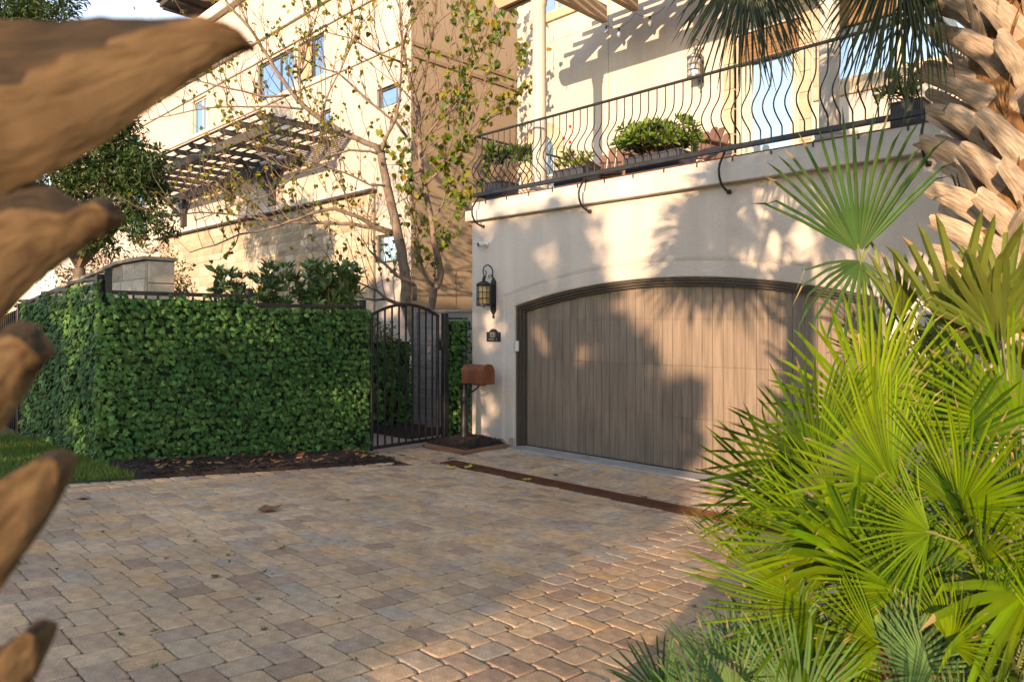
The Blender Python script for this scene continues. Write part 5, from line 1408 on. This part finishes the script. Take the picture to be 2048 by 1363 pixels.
# trees across the street, behind the camera, whose shade lies on the drive
SHADE = [((-11.5, -20, .6), 6.6, 2.7, 1), ((-7.0, -19, .6), 6.3, 2.6, 1), ((-2.6, -20.5, .6), 6.7, 2.6, 1), ((1.2, -18.8, .6), 6.7, 2.4, 1), ((4.6, -20.2, .6), 6.9, 2.2, 1), ((6.5, -18.4, .6), 6.85, 1.5, 1.0), ((8.1, -18.8, .6), 5.15, 1.2, .95)]
STREET = ['broad street tree at the far left end of the row across the road', 'second street tree from the left end of the row across the road', 'tall street tree left of the middle of the row across the road', 'street tree in the middle of the row across the road', 'tallest street tree of the row across the road', 'narrow street tree beside the tallest one across the road', 'low spreading street tree at the right end of the row across the road']
QUAD = ([(-.35, 0, 0), (.35, 0, 0), (.4, .8, .1), (-.3, 1, .08)], [(0, 1, 2, 3)])
for i, (b, top, r_, dn) in enumerate(SHADE):
    cl = []
    for k in range(10):
        a = 6.283 * k / 10; rr = r_ * U(.35, .85)
        cl.append((b[0] + rr * math.cos(a), b[1] + rr * math.sin(a) * .6, 1.7 + (top - 2.6) * ((k * 7) % 10) / 9.0, U(.85, 1.1)))
    cl += [(b[0] + U(-.5, .5), b[1], top - .9, 1.0), (b[0] - r_ * .5, b[1], top - 1.0, .95), (b[0] + r_ * .5, b[1], top - 1.05, .95), (b[0], b[1], 2.2, 1.3)]
    if i == 6: cl += [(9.1, -18.8, 1.5, .7), (9.5, -18.7, 2.2, .62), (9.75, -18.9, 1.3, .6), (9.3, -18.9, 2.5, .5)]
    clump_tree('street_tree', STREET[i], 'tree', b, cl, M_['oak'], 420 * dn, (.13, .22), QUAD, .14, group='street trees across the road')

# ------------------------------------------------------------------ palms
def fan_blade(m, H, ax, nrm, Rr, n, spread, fused=.42, droop=.12, fold=.35, wk=1.0, tip=.0, seed=0, mi=0, cup=.10, split=.0):
    r = random.Random(seed)
    H = Vector(H); ax = Vector(ax).normalized(); nrm = Vector(nrm)
    nrm = (nrm - ax * nrm.dot(ax)).normalized(); side = ax.cross(nrm)
    half = R(spread) / 2; da = half / n
    for i in range(n):
        a = -half + (i + .5) * 2 * da
        L = Rr * (1 - .20 * (abs(a) / max(half, .01)) ** 2) * r.uniform(.92, 1.05)
        f = fused * Rr * (1 - .15 * (a / max(half, .01)) ** 2)
        twist = r.uniform(-.06, .06); bend = r.uniform(-.06, .10); dr = droop * r.uniform(.6, 1.5)
        rows_ = [.03 * Rr, .5 * f, f, f + (L - f) * .35, f + (L - f) * .80]
        vs = []
        for j, q in enumerate(rows_):
            t = max(0, (q - f) / (L - f))
            aa = a + twist * t
            d = ax * math.cos(aa) + side * math.sin(aa); sd_ = side * math.cos(aa) - ax * math.sin(aa)
            w = q * math.tan(da) * wk * 1.04 if q <= f + 1e-6 else f * math.tan(da) * wk * 1.04 * (1 - .10 * t - .42 * t * t)
            c = H + d * q + nrm * (cup * Rr * (q / Rr) ** 2 + bend * Rr * t * t)
            c.z -= dr * Rr * (q / Rr) ** 2.6
            fo = nrm * (w * fold)
            vs += [c - sd_ * w, c + fo, c + sd_ * w]
        aa = a + twist
        d = ax * math.cos(aa) + side * math.sin(aa)
        c = H + d * L + nrm * (cup * Rr + bend * Rr); c.z -= dr * Rr
        vs.append(c)
        fs = []
        for j in range(len(rows_) - 1):
            o = 3 * j; fs += [(o, o + 1, o + 4, o + 3), (o + 1, o + 2, o + 5, o + 4)]
        m.add(vs, fs, mi)
        o = 3 * (len(rows_) - 1); m.add(vs[o:], [(0, 1, 3), (1, 2, 3)], 2 if r.random() < tip else mi)
    # leaf base (hastula)
    m.tube([H - ax * .02, H + ax * .06 * Rr], [.008, .004], 5, mi=1)

def bez(p0, p1, p2, p3, n=8):
    return [p0 * (1-t)**3 + p1 * 3*t*(1-t)**2 + p2 * 3*t*t*(1-t) + p3 * t**3 for t in [k / n for k in range(n + 1)]]

def frond(plant, B, H, ax, nrm, Rr, n, spread, mt, rad=.008, thorns=False, **kw):
    m = MB()
    B, H, ax = Vector(B), Vector(H), Vector(ax).normalized()
    L = (H - B).length
    pts = bez(B, B + Vector((0, 0, L * .35)) + (H - B) * .12, H - ax * L * .35, H)
    m.tube(pts, [rad * (1.3 - .6 * k / (len(pts) - 1)) for k in range(len(pts))], 5, mi=1)
    if thorns:
        for k in range(2, len(pts) - 1):
            for q in (0, .33, .66):
                p = pts[k].lerp(pts[k + 1] if k + 1 < len(pts) else pts[k], q); t_ = (pts[k] - pts[k-1]).normalized(); s_ = t_.cross(Vector(nrm)).normalized()
                for sg in (-1, 1):
                    b0 = p + s_ * sg * rad * .8
                    m.add([b0 - t_ * .004, b0 + t_ * .004, b0 + s_ * sg * .012 + t_ * .006], [(0, 1, 2)], 1)
    kw.setdefault('tip', .22)
    fan_blade(m, H, ax, nrm, Rr, n, spread, seed=rng.randrange(10**6), **kw)
    return m.build('frond', [mt, M_['petiole'], M_['tip']], plant)

def add_uv(o, K, n):
    me = o.data; uvl = me.uv_layers.new(name='grain')
    vi = np.empty(len(me.loops), dtype=np.int32); me.loops.foreach_get('vertex_index', vi)
    k = (vi % K) / K; t = (vi // K) / max(n, 1)
    off = rng.random() * 7
    uvl.data.foreach_set('uv', np.stack([np.abs(k * 2 - 1) + off, t + off], axis=1).astype(np.float32).ravel())
    return o

def boot_mesh(m, P, w0, w1, t0, t1, wax, n=9, seed=0, rough=.006, concave=.5, mi=0):
    """old palm leaf base: swept crescent section, P = 3 control points, wax = width axis"""
    r = random.Random(seed)
    P = [Vector(p) for p in P]; wax = Vector(wax).normalized()
    LENS = [(1, 0), (.62, .70), (.12, 1), (-.5, .8), (-1, .05), (-.6, -.5), (0, -.62), (.6, -.45)]
    K = 8
    vs, fs = [], []
    for i in range(n + 1):
        t = i / n
        c = P[0] * (1-t)**2 + P[1] * 2*t*(1-t) + P[2] * t*t
        d = ((P[1] - P[0]) * (1-t) + (P[2] - P[1]) * t).normalized()
        wx = (wax - d * wax.dot(d)).normalized(); th = d.cross(wx)
        w = (w0 + (w1 - w0) * t ** .8) * .5; h = (t0 + (t1 - t0) * t) * .5
        if i == n: w *= .88; h *= .8
        for k in range(K):
            x, y = LENS[k]
            off = wx * (w * x) + th * (h * y - concave * w * (x * x - .35) * .35)
            j = r.uniform(-rough, rough)
            vs.append(c + off * (1 + j * 6) + d * (r.uniform(-.022, .022) if i == n else 0))
    for i in range(n):
        for k in range(K):
            k2 = (k + 1) % K
            fs.append((i*K + k, i*K + k2, (i+1)*K + k2, (i+1)*K + k))
    fs.append(tuple(reversed(range(K)))); fs.append(tuple(n*K + k for k in range(K)))
    m.add(vs, fs, mi)

def trunk_mesh(c, z0, z1, r0, r1, seed, lump=.018, n=20, nz=26):
    r = random.Random(seed); m = MB(); vs, fs = [], []
    for j in range(nz + 1):
        t = j / nz
        for k in range(n):
            a = 2 * math.pi * k / n; rr = r0 + (r1 - r0) * t + r.uniform(-lump, lump)
            vs.append((c[0] + rr * math.cos(a), c[1] + rr * math.sin(a), z0 + (z1 - z0) * t))
    for j in range(nz):
        for k in range(n): fs.append((j*n + k, j*n + (k+1) % n, (j+1)*n + (k+1) % n, (j+1)*n + k))
    fs.append(tuple(nz*n + k for k in range(n)))
    m.add(vs, fs); return m

# large palm at the right edge
SP = Vector((6.60, -1.75, 0.03))
sp = thing('cabbage_palm', 'thick palm trunk covered in cut tan leaf bases at the right edge', 'palm tree', SP)
trunk_mesh(SP, -.05, 4.3, .235, .225, 3).build('trunk', M_['fibre'], sp, smooth=True)
NBOOT = 215
for i in range(NBOOT):
    z = .06 + i * .0200; a = i * R(137.5) + .4
    rad_ = Vector((math.cos(a), math.sin(a), 0)); tan_ = Vector((-math.sin(a), math.cos(a), 0))
    base = Vector((SP.x, SP.y, z)) + rad_ * .20
    side_ = (-.58 if i % 6 else .45) + U(-.14, .12)
    dr_ = (rad_ * U(.50, .66) + Vector((0, 0, 1)) * U(.42, .58) + tan_ * side_).normalized()
    L = U(.28, .38)
    tipd = (dr_ + Vector((0, 0, -.10))).normalized()
    wax = rad_.cross(dr_).normalized()
    m = MB()
    boot_mesh(m, [base - Vector((0, 0, .05)), base + dr_ * L * .5, base + dr_ * L * .5 + tipd * L * .55], U(.145, .185), U(.085, .115), .050, .026, wax, n=7, seed=i, rough=.010, concave=.18)
    add_uv(smooth_angle(m.build('boot', M_['boot'], sp), 38), 8, 7)
for i in range(110):
    z = U(.3, 4.1); a = U(0, 6.283); rad_ = Vector((math.cos(a), math.sin(a), 0)); tan_ = Vector((-math.sin(a), math.cos(a), 0))
    if rad_.dot(Vector((CAM.x - SP.x, CAM.y - SP.y, 0)).normalized()) < -.3: continue
    p = Vector((SP.x, SP.y, z)) + rad_ * .23
    m = MB()
    for q in range(3):
        e = p + rad_ * U(.05, .12) + tan_ * U(-.08, .08) + Vector((0, 0, U(.08, .22)))
        m.tube([p, p.lerp(e, .5) + rad_ * .02, e], [.010, .007, .002], 4)
    m.build('fibre_strand', M_['fibre'], sp)
CROWN = Vector((SP.x, SP.y, 4.35))
todo = {'s': [], 's2': [], 'sd': [], 'sw': [], 'c': [], 'b': [], 'h': []}
for fr in FRONDS: todo[fr[0]].append(fr)
for (tg, H, ax, Rr, n, spread) in todo['h']:
    H = Vector(H); nrm = (CAM - H).normalized() + Vector((U(-.3, .3), U(-.3, .3), .1))
    m = MB()
    B = CROWN + Vector((0, 0, -.1)); out = (H - B); out.z = 0
    m.tube(bez(B, B + out * .4 + Vector((0, 0, .35)), H + Vector((0, 0, .35)), H), [.018, .016, .015, .014, .013, .012, .011, .010, .009], 5, mi=1)
    fan_blade(m, H, ax, nrm, Rr * 1.05, n, spread * .52, fused=.22, droop=.10, fold=.5, wk=1.7, seed=rng.randrange(10**6), cup=.10)
    fan_blade(m, H + Vector((U(-.12, .12), U(-.1, .1), .12)), ax, -nrm + rv() * .4, Rr * .95, n // 2, spread * .62, fused=.2, droop=.12, fold=.5, wk=1.3, seed=rng.randrange(10**6), cup=.14)
    m.build('frond', [M_['hang'], M_['petiole']], sp)
for k in range(13):
    a = 6.283 * k / 13 + U(-.15, .15); el = U(-.25, .9)
    d = Vector((math.cos(a), math.sin(a), el)).normalized()
    H = CROWN + d * U(1.0, 1.3) + Vector((0, 0, .15))
    if H.z < 4.3: H.z = 4.3 + U(0, .3)
    frond(sp, CROWN, H, d + Vector((0, 0, -.35)), Vector((.1, -.4, .7)) + rv() * .7, U(.8, .95), 34, 230, M_['hang'], rad=.014, fused=.25, droop=.45, wk=1.2)

# near palm at the left edge of the view
CR = Vector((.7129, .7013, 0)); CF = Vector((-.7013, .7129, 0)); UPV = Vector((0, 0, 1))   # across and along the drive's diagonal
NPc = Vector((6.718, -6.881, .46))
npm = thing('near_palm', 'out of focus brown palm leaf bases jutting in at the left edge, very close', 'palm tree', NPc)
trunk_mesh(NPc, .40, 3.5, .150, .145, 9).build('trunk', M_['fibre'], npm, smooth=True)
# upper and lower edges of each old leaf base, (distance across, height) in metres from trunk to tip
EDGES = [
    ([(-0.3536, 1.7881), (-0.3058, 1.7828), (-0.2759, 1.7819), (-0.2461, 1.7848), (-0.2162, 1.7822), (-0.1923, 1.7848), (-0.1729, 1.7807), (-0.1565, 1.7702)],
     [(-0.3536, 1.6448), (-0.3058, 1.677), (-0.2759, 1.6902), (-0.2461, 1.7069), (-0.2162, 1.729), (-0.1923, 1.7439), (-0.1729, 1.7571), (-0.1565, 1.7666)]),
    ([(-0.3536, 1.6761), (-0.3058, 1.683), (-0.2849, 1.686), (-0.2699, 1.6806), (-0.2565, 1.6723), (-0.2461, 1.677), (-0.2386, 1.6747), (-0.2353, 1.6672)],
     [(-0.3536, 1.5581), (-0.3058, 1.6003), (-0.2879, 1.6200), (-0.2729, 1.6330), (-0.258, 1.6448), (-0.2461, 1.6523), (-0.2395, 1.6561), (-0.2353, 1.6627)]),
    ([(-0.3536, 1.5672), (-0.3237, 1.5881), (-0.3058, 1.5985), (-0.2938, 1.603), (-0.2861, 1.6015), (-0.2813, 1.5964), (-0.2789, 1.5895), (-0.2783, 1.5851)],
     [(-0.3536, 1.5074), (-0.3237, 1.5239), (-0.3058, 1.5349), (-0.2968, 1.5486), (-0.2894, 1.5627), (-0.2837, 1.5725), (-0.2801, 1.5779), (-0.2783, 1.5815)]),
    ([(-0.3536, 1.4776), (-0.3237, 1.4955), (-0.3058, 1.508), (-0.2923, 1.5158), (-0.2819, 1.5218), (-0.2729, 1.5262), (-0.2676, 1.5262), (-0.2646, 1.5218)],
     [(-0.3536, 1.3969), (-0.3237, 1.4238), (-0.3058, 1.4417), (-0.2938, 1.4597), (-0.2834, 1.4731), (-0.2744, 1.488), (-0.2676, 1.5044), (-0.2646, 1.5164)]),
    ([(-0.3536, 1.3969), (-0.3237, 1.4059), (-0.3058, 1.4095), (-0.2983, 1.4134), (-0.2914, 1.4173), (-0.2855, 1.4229), (-0.2801, 1.425), (-0.2774, 1.4208)],
     [(-0.3536, 1.3283), (-0.3237, 1.3492), (-0.3058, 1.3641), (-0.2968, 1.3737), (-0.2894, 1.3835), (-0.2834, 1.3925), (-0.2789, 1.4044), (-0.2774, 1.4155)]),
]
def loft_boot(top, bot, dist, thick, seed, lean, ridge):
    r = random.Random(seed); m = MB(); K = 14; N = 28
    def cat(P, t):
        f = t * (len(P) - 1); i = min(int(f), len(P) - 2); u = f - i
        p0, p1, p2, p3 = P[max(i-1, 0)], P[i], P[i+1], P[min(i+2, len(P)-1)]
        return [.5 * (2*p1[k] + (p2[k]-p0[k])*u + (2*p0[k]-5*p1[k]+4*p2[k]-p3[k])*u*u + (3*p1[k]-p0[k]-3*p2[k]+p3[k])*u**3) for k in (0, 1)]
    vs, fs, mi = [], [], []
    NS = 11
    for i in range(N + 1):
        t = i / N; a, b = cat(top, t), cat(bot, t)
        base = Vector((CAM.x, CAM.y, 0))
        dd = dist + lean * (1 - t)
        q = dd / .43
        A = base + CR * a[0] * q + CF * dd + UPV * (1.6 + (a[1] - 1.6) * q); B_ = base + CR * b[0] * q + CF * dd + UPV * (1.6 + (b[1] - 1.6) * q)
        th = thick * (1 - .6 * t)
        rf = ridge[0] + (ridge[1] - ridge[0]) * min(1, t / .9)
        for k in range(NS):
            s_ = k / (NS - 1)
            pr = (s_ / rf if s_ < rf else (1 - s_) / (1 - rf)) if 0 < s_ < 1 else 0
            pr = max(0, pr) ** (.55 if s_ > rf else .9)
            w = .0007 * math.sin(17 * t + s_ * 5 + seed) + r.uniform(-.0004, .0004)
            vs.append(A.lerp(B_, s_) - CF * (th * pr * (1.0 if s_ > rf else .85)) + CF * w + UPV * r.uniform(-.0009, .0009))
        for k in range(1, 5):
            s_ = 1 - k / 5; vs.append(A.lerp(B_, s_) + CF * th * .8 * math.sin(math.pi * s_))
    K = NS + 4
    for i in range(N):
        t = (i + .5) / N; rf = ridge[0] + (ridge[1] - ridge[0]) * min(1, t / .9)
        for k in range(K):
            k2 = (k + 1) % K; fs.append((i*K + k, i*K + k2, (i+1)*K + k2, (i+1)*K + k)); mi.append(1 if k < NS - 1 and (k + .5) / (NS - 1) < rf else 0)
    fs.append(tuple(range(K))); fs.append(tuple(N*K + k for k in range(K))); mi += [0, 0]
    m.add(vs, fs); m.m = mi
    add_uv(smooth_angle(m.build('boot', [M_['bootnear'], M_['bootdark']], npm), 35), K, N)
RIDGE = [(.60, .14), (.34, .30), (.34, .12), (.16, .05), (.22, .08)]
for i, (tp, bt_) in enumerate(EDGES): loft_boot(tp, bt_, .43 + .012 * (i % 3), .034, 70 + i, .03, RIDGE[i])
for i in range(46):
    z = .75 + i * .058; a = i * R(137.5)
    rad_ = Vector((math.cos(a), math.sin(a), 0))
    if rad_.dot(CR) > -.15: continue
    base = Vector((NPc.x, NPc.y, z)) + rad_ * .12
    dr_ = (rad_ * .7 + UPV * .5).normalized()
    m = MB(); boot_mesh(m, [base, base + dr_ * .16, base + dr_ * .32], .17, .09, .05, .03, rad_.cross(dr_), n=5, seed=i)
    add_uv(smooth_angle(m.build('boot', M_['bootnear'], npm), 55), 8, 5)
NC = Vector((NPc.x - .15, NPc.y, 3.75))
for k in range(30):
    a = 6.283 * k / 30 + U(-.2, .2); el = U(-.1, 1.1)
    d = Vector((math.cos(a), math.sin(a), el)).normalized()
    H = NC + d * U(.6, 1.1)
    H.z = max(H.z, 3.72)
    frond(npm, NC, H, d + Vector((0, 0, -.15)), Vector((.1, -.8, .25)) + rv() * .7, U(.65, .85), 28, 220, M_['hang'], rad=.011, fused=.35, droop=.30, wk=1.1)

# dark young palm before the garage wall
yp = thing('young_palm', 'young palm with one big dark green fan standing against the shaded garage wall', 'palm', (6.15, -2.45, .1))
for (tg, H, ax, Rr, n, spread) in todo['s'] + todo['sd']:
    H = Vector(H); nrm = (CAM - H).normalized() * .9 + Vector((.25, -.1, .15))
    frond(yp, (6.15, -2.45, .1), H, ax, nrm, Rr * (1.12 if tg == 's' else 1.1), 20 if tg == 's' else 14, 104 if tg == 's' else 150, M_['sabal'], rad=.012, fused=.26 if tg == 's' else .22, droop=.10 if tg == 's' else .35, fold=.5, wk=1.15)
for k in range(5):
    H = Vector((6.0 + U(-.1, .5), -2.3 + U(-.2, .3), U(.9, 1.5))); d = (H - Vector((6.2, -2.4, .3))).normalized()
    frond(yp, (6.2, -2.4, .1), H, d, (CAM - H).normalized() + rv() * .3, U(.4, .55), 20, 130, M_['sabalo'], rad=.009, fused=.35, droop=.1, fold=.4)
op = thing('olive_palm', 'olive green palm with broad folded blades in front of the tan trunk', 'palm', (6.68, -3.1, .15))
for (tg, H, ax, Rr, n, spread) in todo['s2']:
    H = Vector(H); nrm = (CAM - H).normalized() * .7 + Vector((-.5, -.2, .2))
    frond(op, (6.68, -3.1, .15), H, ax, nrm + rv() * .3, Rr * 1.05, max(7, int(n * .62)), spread * .68, M_['sabalo'], rad=.011, fused=.36, droop=.10, fold=.8, wk=1.15)
for k in range(5):
    H = Vector((6.6 + U(-.1, .35), -3.0 + U(-.3, .3), U(1.1, 1.75))); d = (H - Vector((6.7, -3.1, .3)) + rv() * .25).normalized()
    frond(op, (6.68, -3.1, .15), H, d, (CAM - H).normalized() + rv() * .4, U(.35, .5), 13, 110, M_['sabalo'], rad=.009, fused=.45, droop=.12, fold=.6)
wp = thing('strap_leaf_palm', 'pale green strap like palm leaves arching over the lower fan fronds', 'palm', (6.72, -4.05, .2))
for (tg, H, ax, Rr, n, spread) in todo['sw']:
    H = Vector(H)
    frond(wp, (6.75, -4.0, .2), H, ax, (CAM - H).normalized() + rv() * .5, Rr * 1.08, n, spread, M_['fan'], rad=.010, fused=.28, droop=.22, fold=.35, wk=1.35)

# yellow green fan palm clump
FB = Vector((6.85, -3.72, .18))
fp = thing('fan_palm', 'large yellow green clumping fan palm lit by the sun at the right', 'palm', FB)
for nf, (tg, H, ax, Rr, n, spread) in enumerate(todo['c']):
    H = Vector(H); nrm = (CAM - H).normalized() * .7 + Vector((U(-.5, .5), U(-.4, .2), U(0, .7)))
    B = Vector((FB.x + (H.x - FB.x) * .35 + U(-.08, .08), FB.y + (H.y - FB.y) * .3 + U(-.08, .08), .2))
    frond(fp, B, H, ax, nrm, Rr * 1.06, int(n * 1.15), spread, M_['fanshade'] if nf % 4 == 2 else M_['fan'], rad=.0065, thorns=True, fused=U(.28, .40), droop=.05, fold=.45, wk=.92)
for k in range(36):
    a = U(0, 6.283); rr = math.sqrt(U(0, 1))
    H = Vector((6.82 + rr * .58 * math.cos(a), -3.75 + rr * .62 * math.sin(a), U(.45, 1.12) - .25 * rr))
    d = (H - Vector((FB.x, FB.y, .15)) + rv() * .18).normalized()
    nrm = Vector((-.1, -.6, .5)) + rv() * .8
    B = Vector((FB.x + (H.x - FB.x) * .4, FB.y + (H.y - FB.y) * .4, .2))
    frond(fp, B, H, d, nrm, U(.26, .44), 26, U(130, 190), M_['fanshade'] if k % 3 else M_['fan'], rad=.006, thorns=(k % 2 == 0), fused=U(.28, .42), droop=U(.03, .12), fold=.45, wk=.92)  # most filler fronds get the leaf colour with shade painted in
for k in range(4):
    a = U(3.4, 5.2); H = Vector((6.75 + .45 * math.cos(a), -3.85 + .45 * math.sin(a), U(.45, .62)))
    frond(fp, (FB.x, FB.y, .22), H, Vector((math.cos(a), math.sin(a), -.5)), Vector((0, -.5, .8)) + rv() * .4, U(.24, .34), 22, 120, M_['dry'], rad=.006, fused=.3, droop=.3, fold=.6, wk=.8)
bp_ = thing('blue_fan_palm', 'low blue green fan palm at the bottom edge beside the pavers', 'palm', (6.62, -4.75, .28))
for (tg, H, ax, Rr, n, spread) in todo['b']:
    H = Vector(H); nrm = (CAM - H).normalized() * .8 + Vector((U(-.2, .2), -.2, .3))
    frond(bp_, (6.62 + (H.x - 6.62) * .5, -4.75 + (H.y + 4.75) * .5, .28), H, ax, nrm, Rr * 1.2, n, spread, M_['fanblue'], rad=.006, fused=.30, droop=.03, fold=.45, wk=1.05)
for k in range(16):
    a = U(0, 6.283); H = Vector((6.72 + .34 * math.cos(a), -4.72 + .30 * math.sin(a), U(.38, .62)))
    d = (H - Vector((6.7, -4.72, .2)) + rv() * .2).normalized()
    frond(bp_, (6.68, -4.72, .28), H, d, Vector((-.2, -.4, .8)) + rv() * .4, U(.2, .3), 22, 140, M_['fanblue'], rad=.005, fused=.32, droop=.05, fold=.4)
fh = thing('flower_head', 'dry spiky flower head lying low among the palm stems', 'flower', (6.68, -4.1, .62))
m = MB()
for k in range(26):
    d = rv(); d.z = abs(d.z) * .8 + .1
    m.tube([Vector((6.68, -4.1, .60)), Vector((6.68, -4.1, .60)) + d * .035], [.006, .001], 4)
m.build('bracts', M_['dry'], fh)
m = MB(); m.tube([(6.68, -4.1, .60), (6.72, -4.05, .3)], .005, 5); m.build('stalk', M_['petiole'], fh)

# ------------------------------------------------------------------ fallen leaves
DRY = ([(-.30, 0, .0), (.30, .05, .05), (.5, .45, .12), (.22, .75, .03), (0, 1.05, .16), (-.28, .72, .02), (-.52, .40, .10), (0, .45, -.02)], [(i, (i + 1) % 7, 7) for i in range(7)])
LEAF_LABELS = ['largest brown curled leaf lying alone on the left pavers', 'brown dry leaf on the pavers beside the lawn corner', 'yellow green leaf on the pavers before the left end of the drain',
    'yellow leaf lying across the first bars of the drain', 'curled yellow leaf standing on the middle of the drain grate', 'brown leaf on the pavers just beyond the middle of the drain',
    'tan leaf on the pavers against the left part of the concrete sill', 'brown leaf next to the concrete sill, the right one of two', 'dry leaf lying on the drain towards its right end',
    'brown leaf in the joints of the near pavers at lower left', 'dry leaf on the open pavers behind the largest leaf']
dm = {}
for i, (x, y, k) in enumerate(FALLEN[:11]):
    lb, mt = LEAF_LABELS[i], (M_['dryy'] if k == 1 else M_['dry'])
    s_ = .16 if i == 0 else (U(.10, .13) if k == 1 else (.05 if i > 8 else U(.06, .09)))
    if k not in dm:
        me = bpy.data.meshes.new('blade'); me.from_pydata(DRY[0], [], DRY[1]); me.materials.append(mt); dm[k] = me
    t = thing('fallen_leaf', lb, 'leaf', (x, y, zg(y) + .006), 'leaves fallen on the drive')
    o = link('blade', dm[k], t); o.scale = (s_, s_, s_); o.rotation_euler = (U(-.1, .1), U(-.1, .1), U(0, 6.28))
    m = MB(); m.tube([(x, y, zg(y) + .008), (x + s_ * .3, y - s_ * .35, zg(y) + .014)], .0018, 4); m.build('stalk', M_['dry'], t)
P, D, Nn, S = [], [], [], []
for k in range(150):
    if k < 90: x, y = U(0.0, .78), U(-4.5, -1.8); z = zg(y) + .06
    else: x, y = U(1.0, 5.6), U(-6.0, -.3); z = zg(y) + .006
    a = U(0, 6.28); P.append((x, y, z)); D.append((math.cos(a), math.sin(a), U(-.1, .3))); Nn.append((U(-.4, .4), U(-.4, .4), 1)); S.append(U(.035, .08) if k < 90 else U(.012, .028))
scatter('leaf_litter', DRY, frames(np.array(D), np.array(Nn)), P, S, M_['dry'], None, 'stuff')
# weeds sprouting in the joints
P, D, Nn, S = [], [], [], []
for k in range(16):
    x, y = U(2.5, 5.0), U(-6.0, -4.6)
    for q in range(7):
        a = U(0, 6.28); P.append((x + U(-.012, .012), y + U(-.012, .012), zg(y))); D.append((math.cos(a), math.sin(a), U(.2, .8))); Nn.append((0, .1, 1)); S.append(U(.012, .026))
scatter('joint_weeds', OVAL, frames(np.array(D), np.array(Nn)), P, S, M_['grass'], None, 'stuff')
